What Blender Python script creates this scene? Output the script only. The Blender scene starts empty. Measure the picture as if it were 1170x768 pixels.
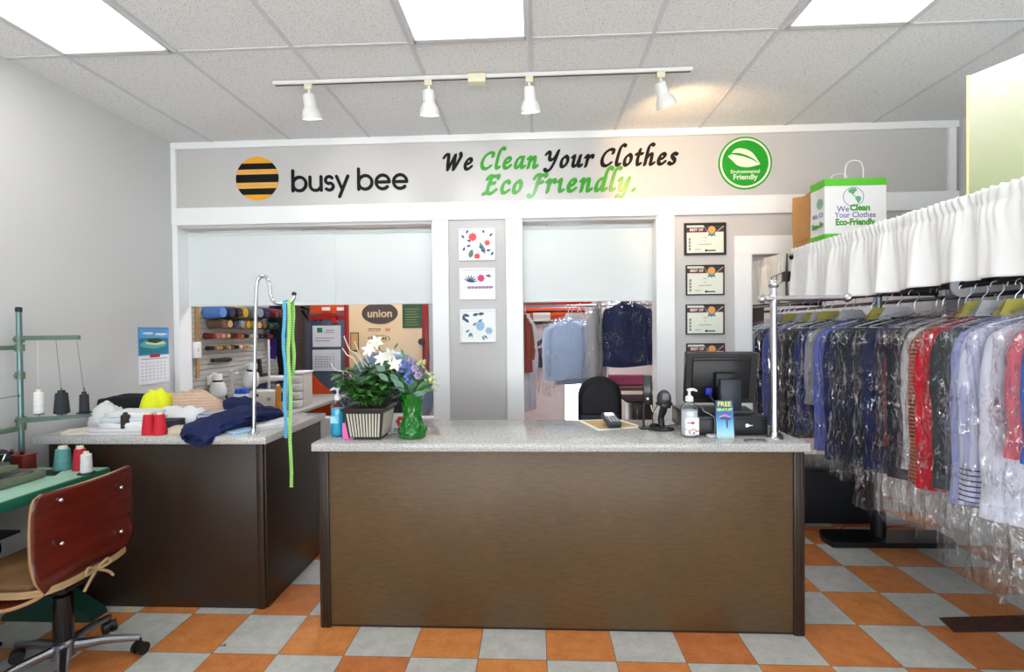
import bpy, bmesh, math, random
from mathutils import Vector, Matrix, noise
PI = math.pi
C = bpy.context.scene.collection
R = random.Random(7)

# ------------------------------------------------------------------ camera
F_PX, PITCH, YAW, ROLL, CAM_H = 561.71, .0116, .0464, .0103, 1.46
cy, sy, cp, sp, cr, sr = math.cos(YAW), math.sin(YAW), math.cos(PITCH), math.sin(PITCH), math.cos(ROLL), math.sin(ROLL)
_f = Vector((-sy*cp, cy*cp, -sp)); _r = Vector((cy, sy, 0)); _d = _f.cross(_r)
AX, AD = cr*_r + sr*_d, -sr*_r + cr*_d
cam = bpy.data.cameras.new('camera'); co = bpy.data.objects.new('camera', cam); C.objects.link(co)
m = Matrix.Identity(4)
for i in range(3):
    m[i][0] = AX[i]; m[i][1] = -AD[i]; m[i][2] = -_f[i]
m[2][3] = CAM_H
co.matrix_world = m
cam.sensor_width = 36; cam.lens = F_PX/1170*36; cam.clip_start = .05
bpy.context.scene.camera = co
def _ray(px, py): return AX*((px-585)/F_PX) + AD*((py-384)/F_PX) + _f
def at(px, py, Y=None, Z=None, X=None):
    """a measured point: the place where a line of sight meets the plane Y, Z or X"""
    d = _ray(px, py)
    t = Y/d.y if Y is not None else ((Z-CAM_H)/d.z if Z is not None else X/d.x)
    return d*t + Vector((0, 0, CAM_H))

# ------------------------------------------------------------------ materials
def lin(c):
    if isinstance(c, str): c = tuple(int(c[i:i+2], 16) for i in (0, 2, 4))
    return tuple(((v/255)/12.92 if v/255 <= .04045 else ((v/255+.055)/1.055)**2.4) for v in c[:3]) + (1,)
class NT:
    def __init__(s, name):
        s.m = bpy.data.materials.new(name); s.m.use_nodes = True; s.t = s.m.node_tree
        s.b = s.t.nodes['Principled BSDF']; s.o = s.t.nodes['Material Output']
    def n(s, typ, **kw):
        x = s.t.nodes.new(typ)
        for k, v in kw.items(): setattr(x, k, v)
        return x
    def l(s, a, b): s.t.links.new(a, b)
    def math(s, op, a, b=None, c=None):
        x = s.n('ShaderNodeMath', operation=op)
        for i, v in enumerate((a, b, c)):
            if v is None: continue
            if isinstance(v, (int, float)): x.inputs[i].default_value = v
            else: s.l(v, x.inputs[i])
        return x.outputs[0]
    def mix(s, f, a, b, blend='MIX'):
        x = s.n('ShaderNodeMix', data_type='RGBA', blend_type=blend)
        for i, v in ((0, f), (6, a), (7, b)):
            if isinstance(v, (int, float, tuple)): x.inputs[i].default_value = v
            else: s.l(v, x.inputs[i])
        return x.outputs[2]
    def noise(s, scale, detail=3, vec=None, stretch=None, rough=.5):
        x = s.n('ShaderNodeTexNoise'); x.inputs['Scale'].default_value = scale; x.inputs['Detail'].default_value = detail
        x.inputs['Roughness'].default_value = rough
        v = vec or s.n('ShaderNodeTexCoord').outputs['Object']
        if stretch:
            mp = s.n('ShaderNodeMapping'); mp.inputs['Scale'].default_value = stretch; s.l(v, mp.inputs['Vector']); v = mp.outputs[0]
        s.l(v, x.inputs['Vector'])
        return x.outputs['Fac']
    def ramp(s, f, *stops):
        x = s.n('ShaderNodeValToRGB'); e = x.color_ramp.elements
        while len(e) < len(stops): e.new(.5)
        for el, (p, c) in zip(e, stops): el.position = p; el.color = c if isinstance(c, tuple) else (c, c, c, 1)
        s.l(f, x.inputs[0]); return x.outputs[0]
    def bump(s, h, strength=.3, dist=.01):
        x = s.n('ShaderNodeBump'); x.inputs['Strength'].default_value = strength; x.inputs['Distance'].default_value = dist
        s.l(h, x.inputs['Height']); s.l(x.outputs[0], s.b.inputs['Normal'])
def P(name, col, rough=.5, metal=0, var=0, scale=8, stretch=None, bump=0, bscale=None, spec=None, coat=0, sheen=0, emit=0, alpha=None, trans=0):
    k = NT(name); c = lin(col) if not (isinstance(col, tuple) and len(col) == 4) else col
    b = k.b; b.inputs['Roughness'].default_value = rough; b.inputs['Metallic'].default_value = metal
    b.inputs['Base Color'].default_value = c
    if var:
        f = k.noise(scale, 4, stretch=stretch)
        lo = tuple(v*(1-var) for v in c[:3])+(1,); hi = tuple(min(1, v*(1+var)) for v in c[:3])+(1,)
        k.l(k.ramp(f, (.3, lo), (.7, hi)), b.inputs['Base Color'])
    if bump: k.bump(k.noise(bscale or scale*4, 3, stretch=stretch), bump, .01)
    if spec is not None: b.inputs['Specular IOR Level'].default_value = spec
    if coat: b.inputs['Coat Weight'].default_value = coat
    if sheen: b.inputs['Sheen Weight'].default_value = sheen
    if trans: b.inputs['Transmission Weight'].default_value = trans
    if emit: b.inputs['Emission Color'].default_value = c; b.inputs['Emission Strength'].default_value = emit
    return k.m
_cl = {}
def cloth(col, rough=.85, var=.08, bump=.12):
    key = (str(col), rough, var, bump)
    if key not in _cl: _cl[key] = P('cloth_%s' % (col if isinstance(col, str) else '%d_%d_%d' % tuple(col)), col, rough, var=var, scale=6, bump=bump, bscale=60, spec=.25)
    return _cl[key]
_pl = {}
def plain(col, rough=.5, metal=0, spec=None):
    key = (str(col), rough, metal, spec)
    if key not in _pl: _pl[key] = P('plain_%s_%d' % (col, rough*100), col, rough, metal, var=.03, scale=12, spec=spec)
    return _pl[key]
M = {}
M['wall'] = P('wall_paint', (206, 207, 208), .75, var=.015, scale=2, bump=.04, bscale=150)
M['wallpanel'] = P('wall_panel_paint', (196, 195, 195), .32, var=.015, scale=2, spec=.35)
M['white'] = P('white_trim_paint', (240, 242, 244), .35, var=.01, scale=3)
M['shade'] = P('roller_shade_fabric', (222, 229, 230), .8, var=.015, scale=3, bump=.05, bscale=300)
M['chrome'] = P('chrome', (215, 217, 222), .12, 1, var=.03, scale=5)
M['steel'] = P('brushed_steel', (160, 163, 170), .3, 1, var=.06, scale=20)
M['black'] = P('black_plastic', (22, 23, 26), .4, var=.1, scale=30)
M['blackgloss'] = P('glossy_black_plastic', (14, 15, 18), .18, var=.1, scale=30)
M['blackmetal'] = P('black_painted_metal', (18, 20, 24), .35, var=.15, scale=12)
M['whitep'] = P('white_plastic', (232, 233, 232), .35, var=.02, scale=20)
M['cream'] = P('cream_plastic', (222, 218, 190), .4, var=.03, scale=20)
M['lampw'] = P('lamp_white_enamel', (222, 222, 220), .35, var=.03, scale=20)
M['paper'] = P('paper', (236, 236, 228), .8, var=.02, scale=10)
M['green_metal'] = P('green_enamel_metal', (98, 122, 108), .4, var=.12, scale=14)
M['table_green'] = P('skylit_mint_laminate', (164, 208, 186), .35, var=.06, scale=9)  # mint lightened to hold the sky's reflection on the tabletop
M['table_edge'] = P('dark_mint_edge', (28, 104, 78), .5, var=.1, scale=9)
M['olive'] = P('olive_grey_enamel', (112, 118, 98), .35, var=.1, scale=20)
M['plywood'] = P('red_plywood', (92, 28, 19), .25, var=.25, scale=5, stretch=(1, 1, 6), coat=.3)
M['plyedge'] = P('plywood_edge', (176, 132, 90), .6, var=.1, scale=20)
M['tancloth'] = cloth((122, 90, 58), var=.25)
M['strapc'] = cloth((178, 148, 108))
M['kraft'] = P('kraft_paper', (190, 140, 84), .8, var=.08, scale=10, bump=.1)
M['bagw'] = P('white_bag_paper', (226, 226, 226), .6, var=.02, scale=8, bump=.05)
M['baggreen'] = P('bag_green_print', (88, 186, 44), .6, var=.03, scale=10)
M['text_purple'] = plain((112, 104, 170), .6); M['text_green'] = plain((60, 150, 30), .6); M['text_black'] = P('black_vinyl', (14, 14, 16), .55, var=.05, scale=20, spec=.2)
M['vinyl_green'] = P('green_vinyl', (46, 152, 28), .3, var=.08, scale=5)
M['badge_green'] = P('badge_green', (28, 158, 30), .3, var=.03, scale=10)
M['badge_white'] = plain((226, 236, 216), .4)
M['bee_yellow'] = plain((238, 168, 34), .35); M['bee_tan'] = plain((232, 178, 104), .35)
M['pot'] = P('pot_black_lacquer', (24, 22, 24), .3, var=.1, scale=10); M['potstripe'] = plain((206, 200, 184), .5)
M['leaf'] = P('leaf_green', (70, 128, 58), .4, var=.35, scale=14); M['leaf2'] = P('leaf_pale_green', (96, 140, 84), .45, var=.25, scale=14)
M['leafblue'] = P('leaf_blue_green', (104, 142, 124), .5, var=.15, scale=14)
M['petalw'] = P('white_petal', (236, 238, 226), .5, var=.04, scale=14); M['petalb'] = P('blue_petal', (112, 134, 204), .5, var=.12, scale=20)
M['petall'] = P('lilac_petal', (204, 182, 214), .5, var=.08, scale=20); M['petalg'] = P('pale_green_bud', (196, 206, 140), .5, var=.1, scale=20)
M['stem'] = plain((70, 120, 50), .5); M['twig'] = plain((216, 212, 196), .6)
M['orange'] = P('machine_orange', (214, 76, 26), .35, var=.04, scale=4); M['slate'] = P('machine_slate', (72, 82, 100), .4, var=.05, scale=6)
M['maroon'] = P('machine_red', (150, 26, 22), .3, var=.05, scale=6); M['mcream'] = P('machine_beige_enamel', (234, 206, 164), .22, var=.05, scale=1.2)
M['navy'] = cloth((28, 38, 80), var=.2, bump=.25)

def mat_floor():
    k = NT('checker_vinyl_tile'); T = .305; X0, Y0 = -1.791, 2.161
    tc = k.n('ShaderNodeTexCoord').outputs['Object']; s = k.n('ShaderNodeSeparateXYZ'); k.l(tc, s.inputs[0])
    u = k.math('DIVIDE', k.math('SUBTRACT', s.outputs[0], X0-100*T), T); v = k.math('DIVIDE', k.math('SUBTRACT', s.outputs[1], Y0-100*T), T)
    fu, fv = k.math('FLOOR', u), k.math('FLOOR', v)
    chk = k.math('MODULO', k.math('ADD', fu, fv), 2)
    cv = k.n('ShaderNodeCombineXYZ'); k.l(fu, cv.inputs[0]); k.l(fv, cv.inputs[1])
    wn = k.n('ShaderNodeTexWhiteNoise', noise_dimensions='2D'); k.l(cv.outputs[0], wn.inputs['Vector'])
    mar = k.noise(14, 6, tc, rough=.65); fine = k.noise(70, 4, tc)
    marb = k.math('ADD', k.math('MULTIPLY', mar, .7), k.math('MULTIPLY', fine, .3))
    org = k.ramp(marb, (.3, lin((192, 110, 54))), (.7, lin((224, 152, 88))))
    gry = k.ramp(marb, (.3, lin((172, 173, 168))), (.7, lin((208, 208, 201))))
    hs = k.n('ShaderNodeHueSaturation'); k.l(org, hs.inputs['Color'])
    k.l(k.math('ADD', .493, k.math('MULTIPLY', wn.outputs['Value'], .012)), hs.inputs['Hue'])
    k.l(k.math('ADD', .88, k.math('MULTIPLY', wn.outputs['Value'], .2)), hs.inputs['Value'])
    col = k.mix(chk, hs.outputs[0], gry)
    eu = k.math('ABSOLUTE', k.math('SUBTRACT', k.math('FRACT', u), .5)); ev = k.math('ABSOLUTE', k.math('SUBTRACT', k.math('FRACT', v), .5))
    g = k.math('GREATER_THAN', k.math('MAXIMUM', eu, ev), .4945)
    col = k.mix(g, col, lin((112, 92, 74)))
    k.l(col, k.b.inputs['Base Color']); k.b.inputs['Roughness'].default_value = .38
    k.b.inputs['Specular IOR Level'].default_value = .4
    k.bump(marb, .04, .005)
    return k.m
M['floor'] = mat_floor()
def mat_ceiling():
    k = NT('acoustic_ceiling_tile'); tc = k.n('ShaderNodeTexCoord').outputs['Object']
    f = k.noise(130, 3, tc, rough=.7); h = k.noise(60, 2, tc)
    c = k.ramp(f, (.33, lin((178, 179, 181))), (.45, lin((224, 225, 226))), (.7, lin((232, 233, 234))))
    k.l(c, k.b.inputs['Base Color']); k.b.inputs['Roughness'].default_value = .9; k.bump(h, .15, .005)
    return k.m
M['ceil'] = mat_ceiling(); M['tbar'] = plain((203, 205, 209), .6, 0, .2)
def mat_wood(name, c1, c2):
    k = NT(name)
    g = k.noise(9, 8, stretch=(1.6, 1.6, 9), rough=.7); g2 = k.noise(2.2, 3)
    f = k.math('ADD', k.math('MULTIPLY', g, .65), k.math('MULTIPLY', g2, .35))
    k.l(k.ramp(f, (.32, lin(c1)), (.68, lin(c2))), k.b.inputs['Base Color'])
    k.b.inputs['Roughness'].default_value = .36; k.b.inputs['Specular IOR Level'].default_value = .45; k.bump(g, .05, .004)
    return k.m
M['wood'] = mat_wood('brown_veneer', (78, 60, 38), (108, 84, 54)); M['wooddark'] = mat_wood('espresso_veneer', (36, 25, 17), (56, 40, 26))
def mat_quartz():
    k = NT('speckled_quartz'); a = k.noise(210, 2, rough=.6); b = k.noise(95, 3)
    c = k.ramp(a, (.36, lin((120, 120, 122))), (.45, lin((186, 186, 184))), (.62, lin((208, 208, 204))), (.7, lin((228, 228, 226))))
    c2 = k.mix(k.ramp(b, (.55, 0.), (.7, .35)), c, lin((150, 146, 140)))
    k.l(c2, k.b.inputs['Base Color']); k.b.inputs['Roughness'].default_value = .11
    return k.m
M['quartz'] = mat_quartz()
def mat_film():
    k = NT('clear_plastic_film')
    tr = k.n('ShaderNodeBsdfTransparent'); gl = k.n('ShaderNodeBsdfGlossy'); gl.inputs['Roughness'].default_value = .07
    df = k.n('ShaderNodeBsdfTranslucent'); dd = k.n('ShaderNodeBsdfDiffuse')
    tc = k.n('ShaderNodeTexCoord').outputs['Object']; mp = k.n('ShaderNodeMapping'); mp.inputs['Scale'].default_value = (1, 1, .42); k.l(tc, mp.inputs[0])
    wr = k.n('ShaderNodeTexNoise'); wr.inputs['Scale'].default_value = 9; k.l(mp.outputs[0], wr.inputs[0])
    ad = k.n('ShaderNodeVectorMath', operation='MULTIPLY_ADD'); ad.inputs[1].default_value = (.22, .22, .22); k.l(wr.outputs['Color'], ad.inputs[0]); k.l(mp.outputs[0], ad.inputs[2])
    vo = k.n('ShaderNodeTexVoronoi'); vo.inputs['Scale'].default_value = 13; k.l(ad.outputs[0], vo.inputs['Vector'])
    n2 = k.noise(24, 2, stretch=(1, 1, .5))
    h = k.math('ADD', vo.outputs['Distance'], k.math('MULTIPLY', n2, .5))
    bp = k.n('ShaderNodeBump'); bp.inputs['Strength'].default_value = 1; bp.inputs['Distance'].default_value = .04; k.l(h, bp.inputs['Height'])
    k.l(bp.outputs[0], gl.inputs['Normal'])
    lw = k.n('ShaderNodeLayerWeight'); lw.inputs['Blend'].default_value = .5; k.l(bp.outputs[0], lw.inputs['Normal'])
    def glint_line(scale, width, off):  # bright streaks painted into the reflectance as crinkle highlights
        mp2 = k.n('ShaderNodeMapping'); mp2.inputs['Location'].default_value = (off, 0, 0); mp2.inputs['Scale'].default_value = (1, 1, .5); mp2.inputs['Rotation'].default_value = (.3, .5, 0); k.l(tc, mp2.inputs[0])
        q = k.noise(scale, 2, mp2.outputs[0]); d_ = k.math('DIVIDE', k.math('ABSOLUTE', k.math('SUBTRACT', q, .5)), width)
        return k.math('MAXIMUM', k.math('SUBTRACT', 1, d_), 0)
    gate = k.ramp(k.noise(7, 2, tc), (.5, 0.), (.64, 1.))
    glints = k.math('MULTIPLY', k.math('MAXIMUM', glint_line(17, .016, 0), glint_line(29, .02, 5)), gate)
    fac = k.math('ADD', k.math('MULTIPLY', glints, .42), k.math('ADD', .012, k.math('MULTIPLY', k.math('POWER', lw.outputs['Facing'], 4), .5)))
    haze = k.n('ShaderNodeMixShader'); haze.inputs[0].default_value = .01
    k.l(tr.outputs[0], haze.inputs[1]); k.l(dd.outputs[0], haze.inputs[2])
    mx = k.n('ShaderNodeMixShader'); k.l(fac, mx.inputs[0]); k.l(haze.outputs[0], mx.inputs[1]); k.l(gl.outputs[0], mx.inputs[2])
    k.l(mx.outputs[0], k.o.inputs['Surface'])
    return k.m
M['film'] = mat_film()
def mat_clear():
    k = NT('clear_hard_plastic'); tr = k.n('ShaderNodeBsdfTransparent'); gl = k.n('ShaderNodeBsdfGlossy'); gl.inputs['Roughness'].default_value = .05
    tr.inputs[0].default_value = (.93, .96, .98, 1); lw = k.n('ShaderNodeLayerWeight'); lw.inputs['Blend'].default_value = .25
    mx = k.n('ShaderNodeMixShader'); k.l(k.math('ADD', .04, k.math('MULTIPLY', lw.outputs['Fresnel'], .5)), mx.inputs[0]); k.l(tr.outputs[0], mx.inputs[1]); k.l(gl.outputs[0], mx.inputs[2]); k.l(mx.outputs[0], k.o.inputs['Surface']); return k.m
M['clear'] = mat_clear()
def mat_glass(name, col, rough=.04, amount=.8):
    k = NT(name); b = k.b; b.inputs['Base Color'].default_value = lin(col); b.inputs['Roughness'].default_value = rough
    b.inputs['Coat Weight'].default_value = .6; b.inputs['Transmission Weight'].default_value = amount; b.inputs['IOR'].default_value = 1.35
    return k.m
M['vaseglass'] = mat_glass('green_cut_glass', (30, 150, 42), .04, .55); M['bottle'] = M['clear']
M['gelblue'] = P('blue_gel', (44, 190, 232), .2, var=.05, scale=6); M['gelwhite'] = P('milky_gel', (226, 228, 232), .25, var=.03, scale=6)
def emit(name, col, s):
    k = NT(name); e = k.n('ShaderNodeEmission'); e.inputs[0].default_value = lin(col); e.inputs[1].default_value = s
    k.l(e.outputs[0], k.o.inputs['Surface']); return k.m
M['panel'] = emit('light_panel', (255, 252, 248), 5.5); M['backpanel'] = emit('workshop_fill_light', (250, 250, 255), 19)
M['bulb'] = emit('warm_bulb', (255, 190, 120), 9); M['bulbw'] = emit('white_bulb', (250, 246, 240), 6)
def mat_plaid(name, base, c1, c2, n=34, axis=(0, 2)):
    k = NT(name); tc = k.n('ShaderNodeTexCoord').outputs['Object']; s = k.n('ShaderNodeSeparateXYZ'); k.l(tc, s.inputs[0])
    a = k.math('ADD', s.outputs[0], s.outputs[1])
    u = k.math('FRACT', k.math('MULTIPLY', a, n)); v = k.math('FRACT', k.math('MULTIPLY', s.outputs[2], n))
    c = k.mix(k.math('GREATER_THAN', u, .72), lin(base), lin(c1)); c = k.mix(k.math('GREATER_THAN', v, .72), c, lin(c2))
    k.l(c, k.b.inputs['Base Color']); k.b.inputs['Roughness'].default_value = .85; return k.m
def mat_stripe(name, base, c1, n=30, w=.85, cuff=None):
    k = NT(name); tc = k.n('ShaderNodeTexCoord').outputs['Object']; s = k.n('ShaderNodeSeparateXYZ'); k.l(tc, s.inputs[0])
    u = k.math('FRACT', k.math('MULTIPLY', k.math('ADD', s.outputs[0], s.outputs[1]), n))
    c = k.mix(k.math('GREATER_THAN', u, w), lin(base), lin(c1))
    if cuff:
        z = s.outputs[2]; f = k.math('MULTIPLY', k.math('LESS_THAN', z, -.735), k.math('GREATER_THAN', k.math('FRACT', k.math('MULTIPLY', z, 46)), .72))
        c = k.mix(f, c, lin(cuff))
    k.l(c, k.b.inputs['Base Color']); k.b.inputs['Roughness'].default_value = .85; return k.m

# ------------------------------------------------------------------ mesh helpers
class MB:
    def __init__(s): s.v, s.f, s.mi, s.m = [], [], [], 0
    def mat(s, i): s.m = i; return s
    def add(s, vs, fs):
        o = len(s.v); s.v += [Vector(p) for p in vs]
        for f in fs: s.f.append(tuple(i+o for i in f)); s.mi.append(s.m)
        return s
    def xf(s, M4, start=0):
        for i in range(start, len(s.v)): s.v[i] = M4 @ s.v[i]
        return s
    def box(s, x0, x1, y0, y1, z0, z1, b=0, seg=2):
        if b <= 0:
            vs = [(x, y, z) for z in (z0, z1) for y in (y0, y1) for x in (x0, x1)]
            return s.add(vs, [(0, 2, 3, 1), (4, 5, 7, 6), (0, 1, 5, 4), (2, 6, 7, 3), (0, 4, 6, 2), (1, 3, 7, 5)])
        bm = bmesh.new(); bmesh.ops.create_cube(bm, size=1)
        for v in bm.verts: v.co = Vector(((x0+x1)/2+v.co.x*(x1-x0), (y0+y1)/2+v.co.y*(y1-y0), (z0+z1)/2+v.co.z*(z1-z0)))
        b = min(b, .49*min(x1-x0, y1-y0, z1-z0))
        bmesh.ops.bevel(bm, geom=list(bm.edges), offset=b, segments=seg, affect='EDGES', profile=.5)
        bm.verts.index_update(); s.add([v.co.copy() for v in bm.verts], [[v.index for v in f.verts] for f in bm.faces]); bm.free(); return s
    def rings(s, rs, cap=True, closed=True):
        n = len(rs[0]); vs = [p for r in rs for p in r]; fs = []
        for j in range(len(rs)-1):
            for i in range(n if closed else n-1):
                k = (i+1) % n; fs.append((j*n+i, j*n+k, (j+1)*n+k, (j+1)*n+i))
        if cap and closed: fs += [tuple(range(n-1, -1, -1)), tuple((len(rs)-1)*n+i for i in range(n))]
        return s.add(vs, fs)
    def tube(s, pts, r, n=10, cap=True, flat=1, up=(0, 0, 1)):
        pts = [Vector(p) for p in pts]; rr = r if isinstance(r, (list, tuple)) else [r]*len(pts); rs = []; pn = None
        for i, p in enumerate(pts):
            t = (pts[min(i+1, len(pts)-1)]-pts[max(i-1, 0)]).normalized()
            if pn is None:
                u = Vector(up)
                if abs(u.dot(t)) > .95: u = Vector((1, 0, 0))
                pn = (u-t*u.dot(t)).normalized()
            else: pn = (pn-t*pn.dot(t)).normalized()
            b = t.cross(pn)
            rs.append([p+pn*(rr[i]*math.cos(a))+b*(rr[i]*flat*math.sin(a)) for a in (2*PI*k/n for k in range(n))])
        return s.rings(rs, cap)
    def lathe(s, prof, c=(0, 0, 0), n=24, M4=None, cap=True):
        st = len(s.v)
        s.rings([[Vector((r*math.cos(2*PI*k/n), r*math.sin(2*PI*k/n), z)) for k in range(n)] for r, z in prof], cap)
        if M4 is not None: s.xf(M4, st)
        s.xf(Matrix.Translation(Vector(c)), st); return s
    def ball(s, c, r, n=12, sq=(1, 1, 1)):
        st = len(s.v)
        s.lathe([(max(.001, math.sin(PI*i/n))*1, -math.cos(PI*i/n)) for i in range(n+1)], n=max(8, n))
        s.xf(Matrix.Translation(Vector(c)) @ Matrix.Diagonal((r*sq[0], r*sq[1], r*sq[2], 1)), st); return s
    def prism(s, poly, d0, d1, ax='y'):
        """2D outline (a, b) extruded from d0 to d1: ax y -> (a, d, b); ax z -> (a, b, d); ax x -> (d, a, b)"""
        f = {'y': lambda a, b, d: (a, d, b), 'z': lambda a, b, d: (a, b, d), 'x': lambda a, b, d: (d, a, b)}[ax]
        n = len(poly); vs = [f(a, b, d0) for a, b in poly]+[f(a, b, d1) for a, b in poly]
        fs = [tuple(range(n)), tuple(range(2*n-1, n-1, -1))]+[(i, (i+1) % n, n+(i+1) % n, n+i) for i in range(n)]
        return s.add(vs, fs)
    def grid(s, fn, nu, nv):
        vs = [fn(i/nu, j/nv) for j in range(nv+1) for i in range(nu+1)]
        return s.add(vs, [(j*(nu+1)+i, j*(nu+1)+i+1, (j+1)*(nu+1)+i+1, (j+1)*(nu+1)+i) for j in range(nv) for i in range(nu)])
def wpos(o):
    p = Vector((0, 0, 0))
    while o: p += o.location; o = o.parent
    return p
def build(name, mb, mats, parent=None, smooth=35, solid=0, local=False, origin=None):
    me = bpy.data.meshes.new(name); off = Vector((0, 0, 0))
    if parent is not None and not local: off = wpos(parent)
    if parent is None and not local:
        xs = [v for v in mb.v]; lo = [min(v[i] for v in xs) for i in range(3)]; hi = [max(v[i] for v in xs) for i in range(3)]
        off = Vector(origin) if origin is not None else Vector(((lo[0]+hi[0])/2, (lo[1]+hi[1])/2, lo[2]))
    me.from_pydata([v-off for v in mb.v], [], mb.f)
    if not isinstance(mats, (list, tuple)): mats = [mats]
    for x in mats: me.materials.append(x)
    if len(mats) > 1: me.polygons.foreach_set('material_index', mb.mi)
    bm = bmesh.new(); bm.from_mesh(me); bmesh.ops.recalc_face_normals(bm, faces=bm.faces); bm.to_mesh(me); bm.free()
    if smooth:
        me.polygons.foreach_set('use_smooth', [True]*len(me.polygons)); me.set_sharp_from_angle(angle=math.radians(smooth))
    me.update()
    o = bpy.data.objects.new(name, me); C.objects.link(o); o.parent = parent
    if parent is None: o.location = off
    if solid:
        md = o.modifiers.new('thickness', 'SOLIDIFY'); md.thickness = solid; md.offset = 0
    return o
def tag(o, label, cat, group=None):
    o['label'] = label; o['category'] = cat
    if group: o['group'] = group
    return o
def thing(name, label, cat, loc=(0, 0, 0), rotz=0, group=None):
    o = bpy.data.objects.new(name, None); C.objects.link(o); o.location = loc; o.rotation_euler = (0, 0, rotz); o.empty_display_size = .1
    return tag(o, label, cat, group)
def struct(name, mb, mats, parent=None, smooth=0, label=None):
    o = build(name, mb, mats, parent, smooth, origin=(0, 0, 0) if parent is None else None)
    if parent is None: o['kind'] = 'structure'; o['category'] = name.split('_')[0]; o['label'] = label or name.replace('_', ' ')
    return o
def copy_tree(o, parent=None):
    c = o.copy(); C.objects.link(c); c.parent = parent
    for ch in list(o.children): copy_tree(ch, c)
    return c
def cr_spline(pts, k=6, closed=False):
    pts = [Vector(p) for p in pts]; out = []; n = len(pts)
    for i in range(n if closed else n-1):
        if closed: a, b, c, d = pts[(i-1) % n], pts[i], pts[(i+1) % n], pts[(i+2) % n]
        else: a, b, c, d = pts[max(i-1, 0)], pts[i], pts[i+1], pts[min(i+2, n-1)]
        for j in range(k):
            t = j/k; out.append(.5*((2*b)+(c-a)*t+(2*a-5*b+4*c-d)*t*t+(3*b-a-3*c+d)*t**3))
    if not closed: out.append(pts[-1])
    return out
def txt(body, size, mat, name='lettering', parent=None, loc=(0, 0, 0), rot=(PI/2, 0, 0), depth=.0006, bold=0, shear=0, align='CENTER', sx=1, spacing=1):
    c = bpy.data.curves.new('t', 'FONT'); c.body = body; c.size = size; c.extrude = depth; c.offset = bold; c.shear = shear; c.align_x = align; c.align_y = 'CENTER'; c.space_character = spacing; c.resolution_u = 3
    o = bpy.data.objects.new('t', c); C.objects.link(o)
    me = bpy.data.meshes.new_from_object(o); bpy.data.objects.remove(o); bpy.data.curves.remove(c)
    from mathutils import Euler
    T = Matrix.Translation(Vector(loc)) @ Euler(rot).to_matrix().to_4x4() @ Matrix.Diagonal((sx, 1, 1, 1))
    if parent is not None: T = Matrix.Translation(-wpos(parent)) @ T
    me.transform(T); me.name = name; me.materials.clear(); me.materials.append(mat)
    o = bpy.data.objects.new(name, me); C.objects.link(o); o.parent = parent
    return o
def hull2(pts):
    pts = sorted(set((round(a, 6), round(b, 6)) for a, b in pts))
    def half(ps):
        h = []
        for p in ps:
            while len(h) > 1 and (h[-1][0]-h[-2][0])*(p[1]-h[-2][1])-(h[-1][1]-h[-2][1])*(p[0]-h[-2][0]) <= 0: h.pop()
            h.append(p)
        return h
    a, b = half(pts), half(pts[::-1]); return a[:-1]+b[:-1]
def pen(mb, pts, nib, d0, d1, fx):
    """sweep a nib outline along a 2D path; fx maps 2D to wall coordinates"""
    for i, (p, q) in enumerate(zip(pts, pts[1:])):
        h = hull2([(p[0]+a, p[1]+b) for a, b in nib]+[(q[0]+a, q[1]+b) for a, b in nib])
        mb.prism([fx(*w) for w in h], d0-4e-5*i, d1)
ORD = 'first second third fourth fifth sixth seventh eighth ninth tenth eleventh twelfth thirteenth fourteenth fifteenth sixteenth'.split()
# ================================================================== THE SETTING
XL, XR, YW, YB, ZC = -2.775, 3.03, 3.677, 7.6, 2.925
WT = .12
struct('floor', MB().box(XL-.1, XR+.1, -1.2, YB+.1, -.08, 0), M['floor'], label='orange and grey checkered tile floor')
struct('pavement', MB().box(-14, 14, -22, -1.2, -.1, -.02), P('pavement_concrete', (196, 195, 190), .85, var=.12, scale=3), label='concrete pavement outside the shop front')
mb = MB().box(XL-.1, XR+.1, -1.2, YB+.1, ZC, ZC+.08)
mb.mat(1)
for k in range(-4, 5): x = -.008+.61*k; mb.box(x-.011, x+.011, -1.2, YW, ZC-.005, ZC+.001)
for k in range(-3, 2): y = 2.487+1.22*k; mb.box(XL, XR, y-.011, y+.011, ZC-.0045, ZC+.001)
struct('ceiling', mb, [M['ceil'], M['tbar']], label='speckled white suspended ceiling with tile grid')
struct('wall_left', MB().box(XL-.1, XL, -1.2, YB+.1, 0, ZC), M['wall'], label='plain light grey wall on the left')
struct('wall_right', MB().box(XR, XR+.1, -1.2, YB+.1, 0, ZC), M['wall'], label='grey side wall behind the clothes rail')
mb = MB()                                                            # shop front behind the viewer: piers, header, low sill
for a, b in ((XL, XL+.25), (.35, .5), (XR-.25, XR)): mb.box(a, b, -1.2, -1.1, 0, 2.6)
mb.box(XL, XR, -1.2, -1.1, 2.6, ZC)
struct('wall_front', mb, M['wall'], label='shop front wall with wide window openings')
mb = MB()                                                            # back wall with two hatches and a doorway
A, B = YW, YW+WT
mb.box(XL, -2.735, A, B, 0, 2.27); mb.box(-2.735, -.76, A, B, 0, .8); mb.box(-.76, -.087, A, B, 0, 2.27); mb.box(.90, 1.583, A, B, 0, 2.27)
mb.box(1.583, 2.95, A, B, 1.995, 2.27); mb.box(2.95, XR, A, B, 0, 2.27); mb.box(XL, XR, A, B, 2.27, ZC)
struct('wall_back', mb, M['wallpanel'], label='back wall with grey panels and two hatches')
def trim(n, *bxs, label):
    mb = MB()
    for b in bxs: mb.box(*b, b=.003, seg=1)
    return struct('trim_%d' % n, mb, M['white'], label=label)
f0, f1 = YW-.02, YW
trim(1, (XL, -2.732, f0, f1, 0, 2.29), (-2.738, -2.731, f0, B, 0, 2.27), label='white post at the left wall corner')
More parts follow.
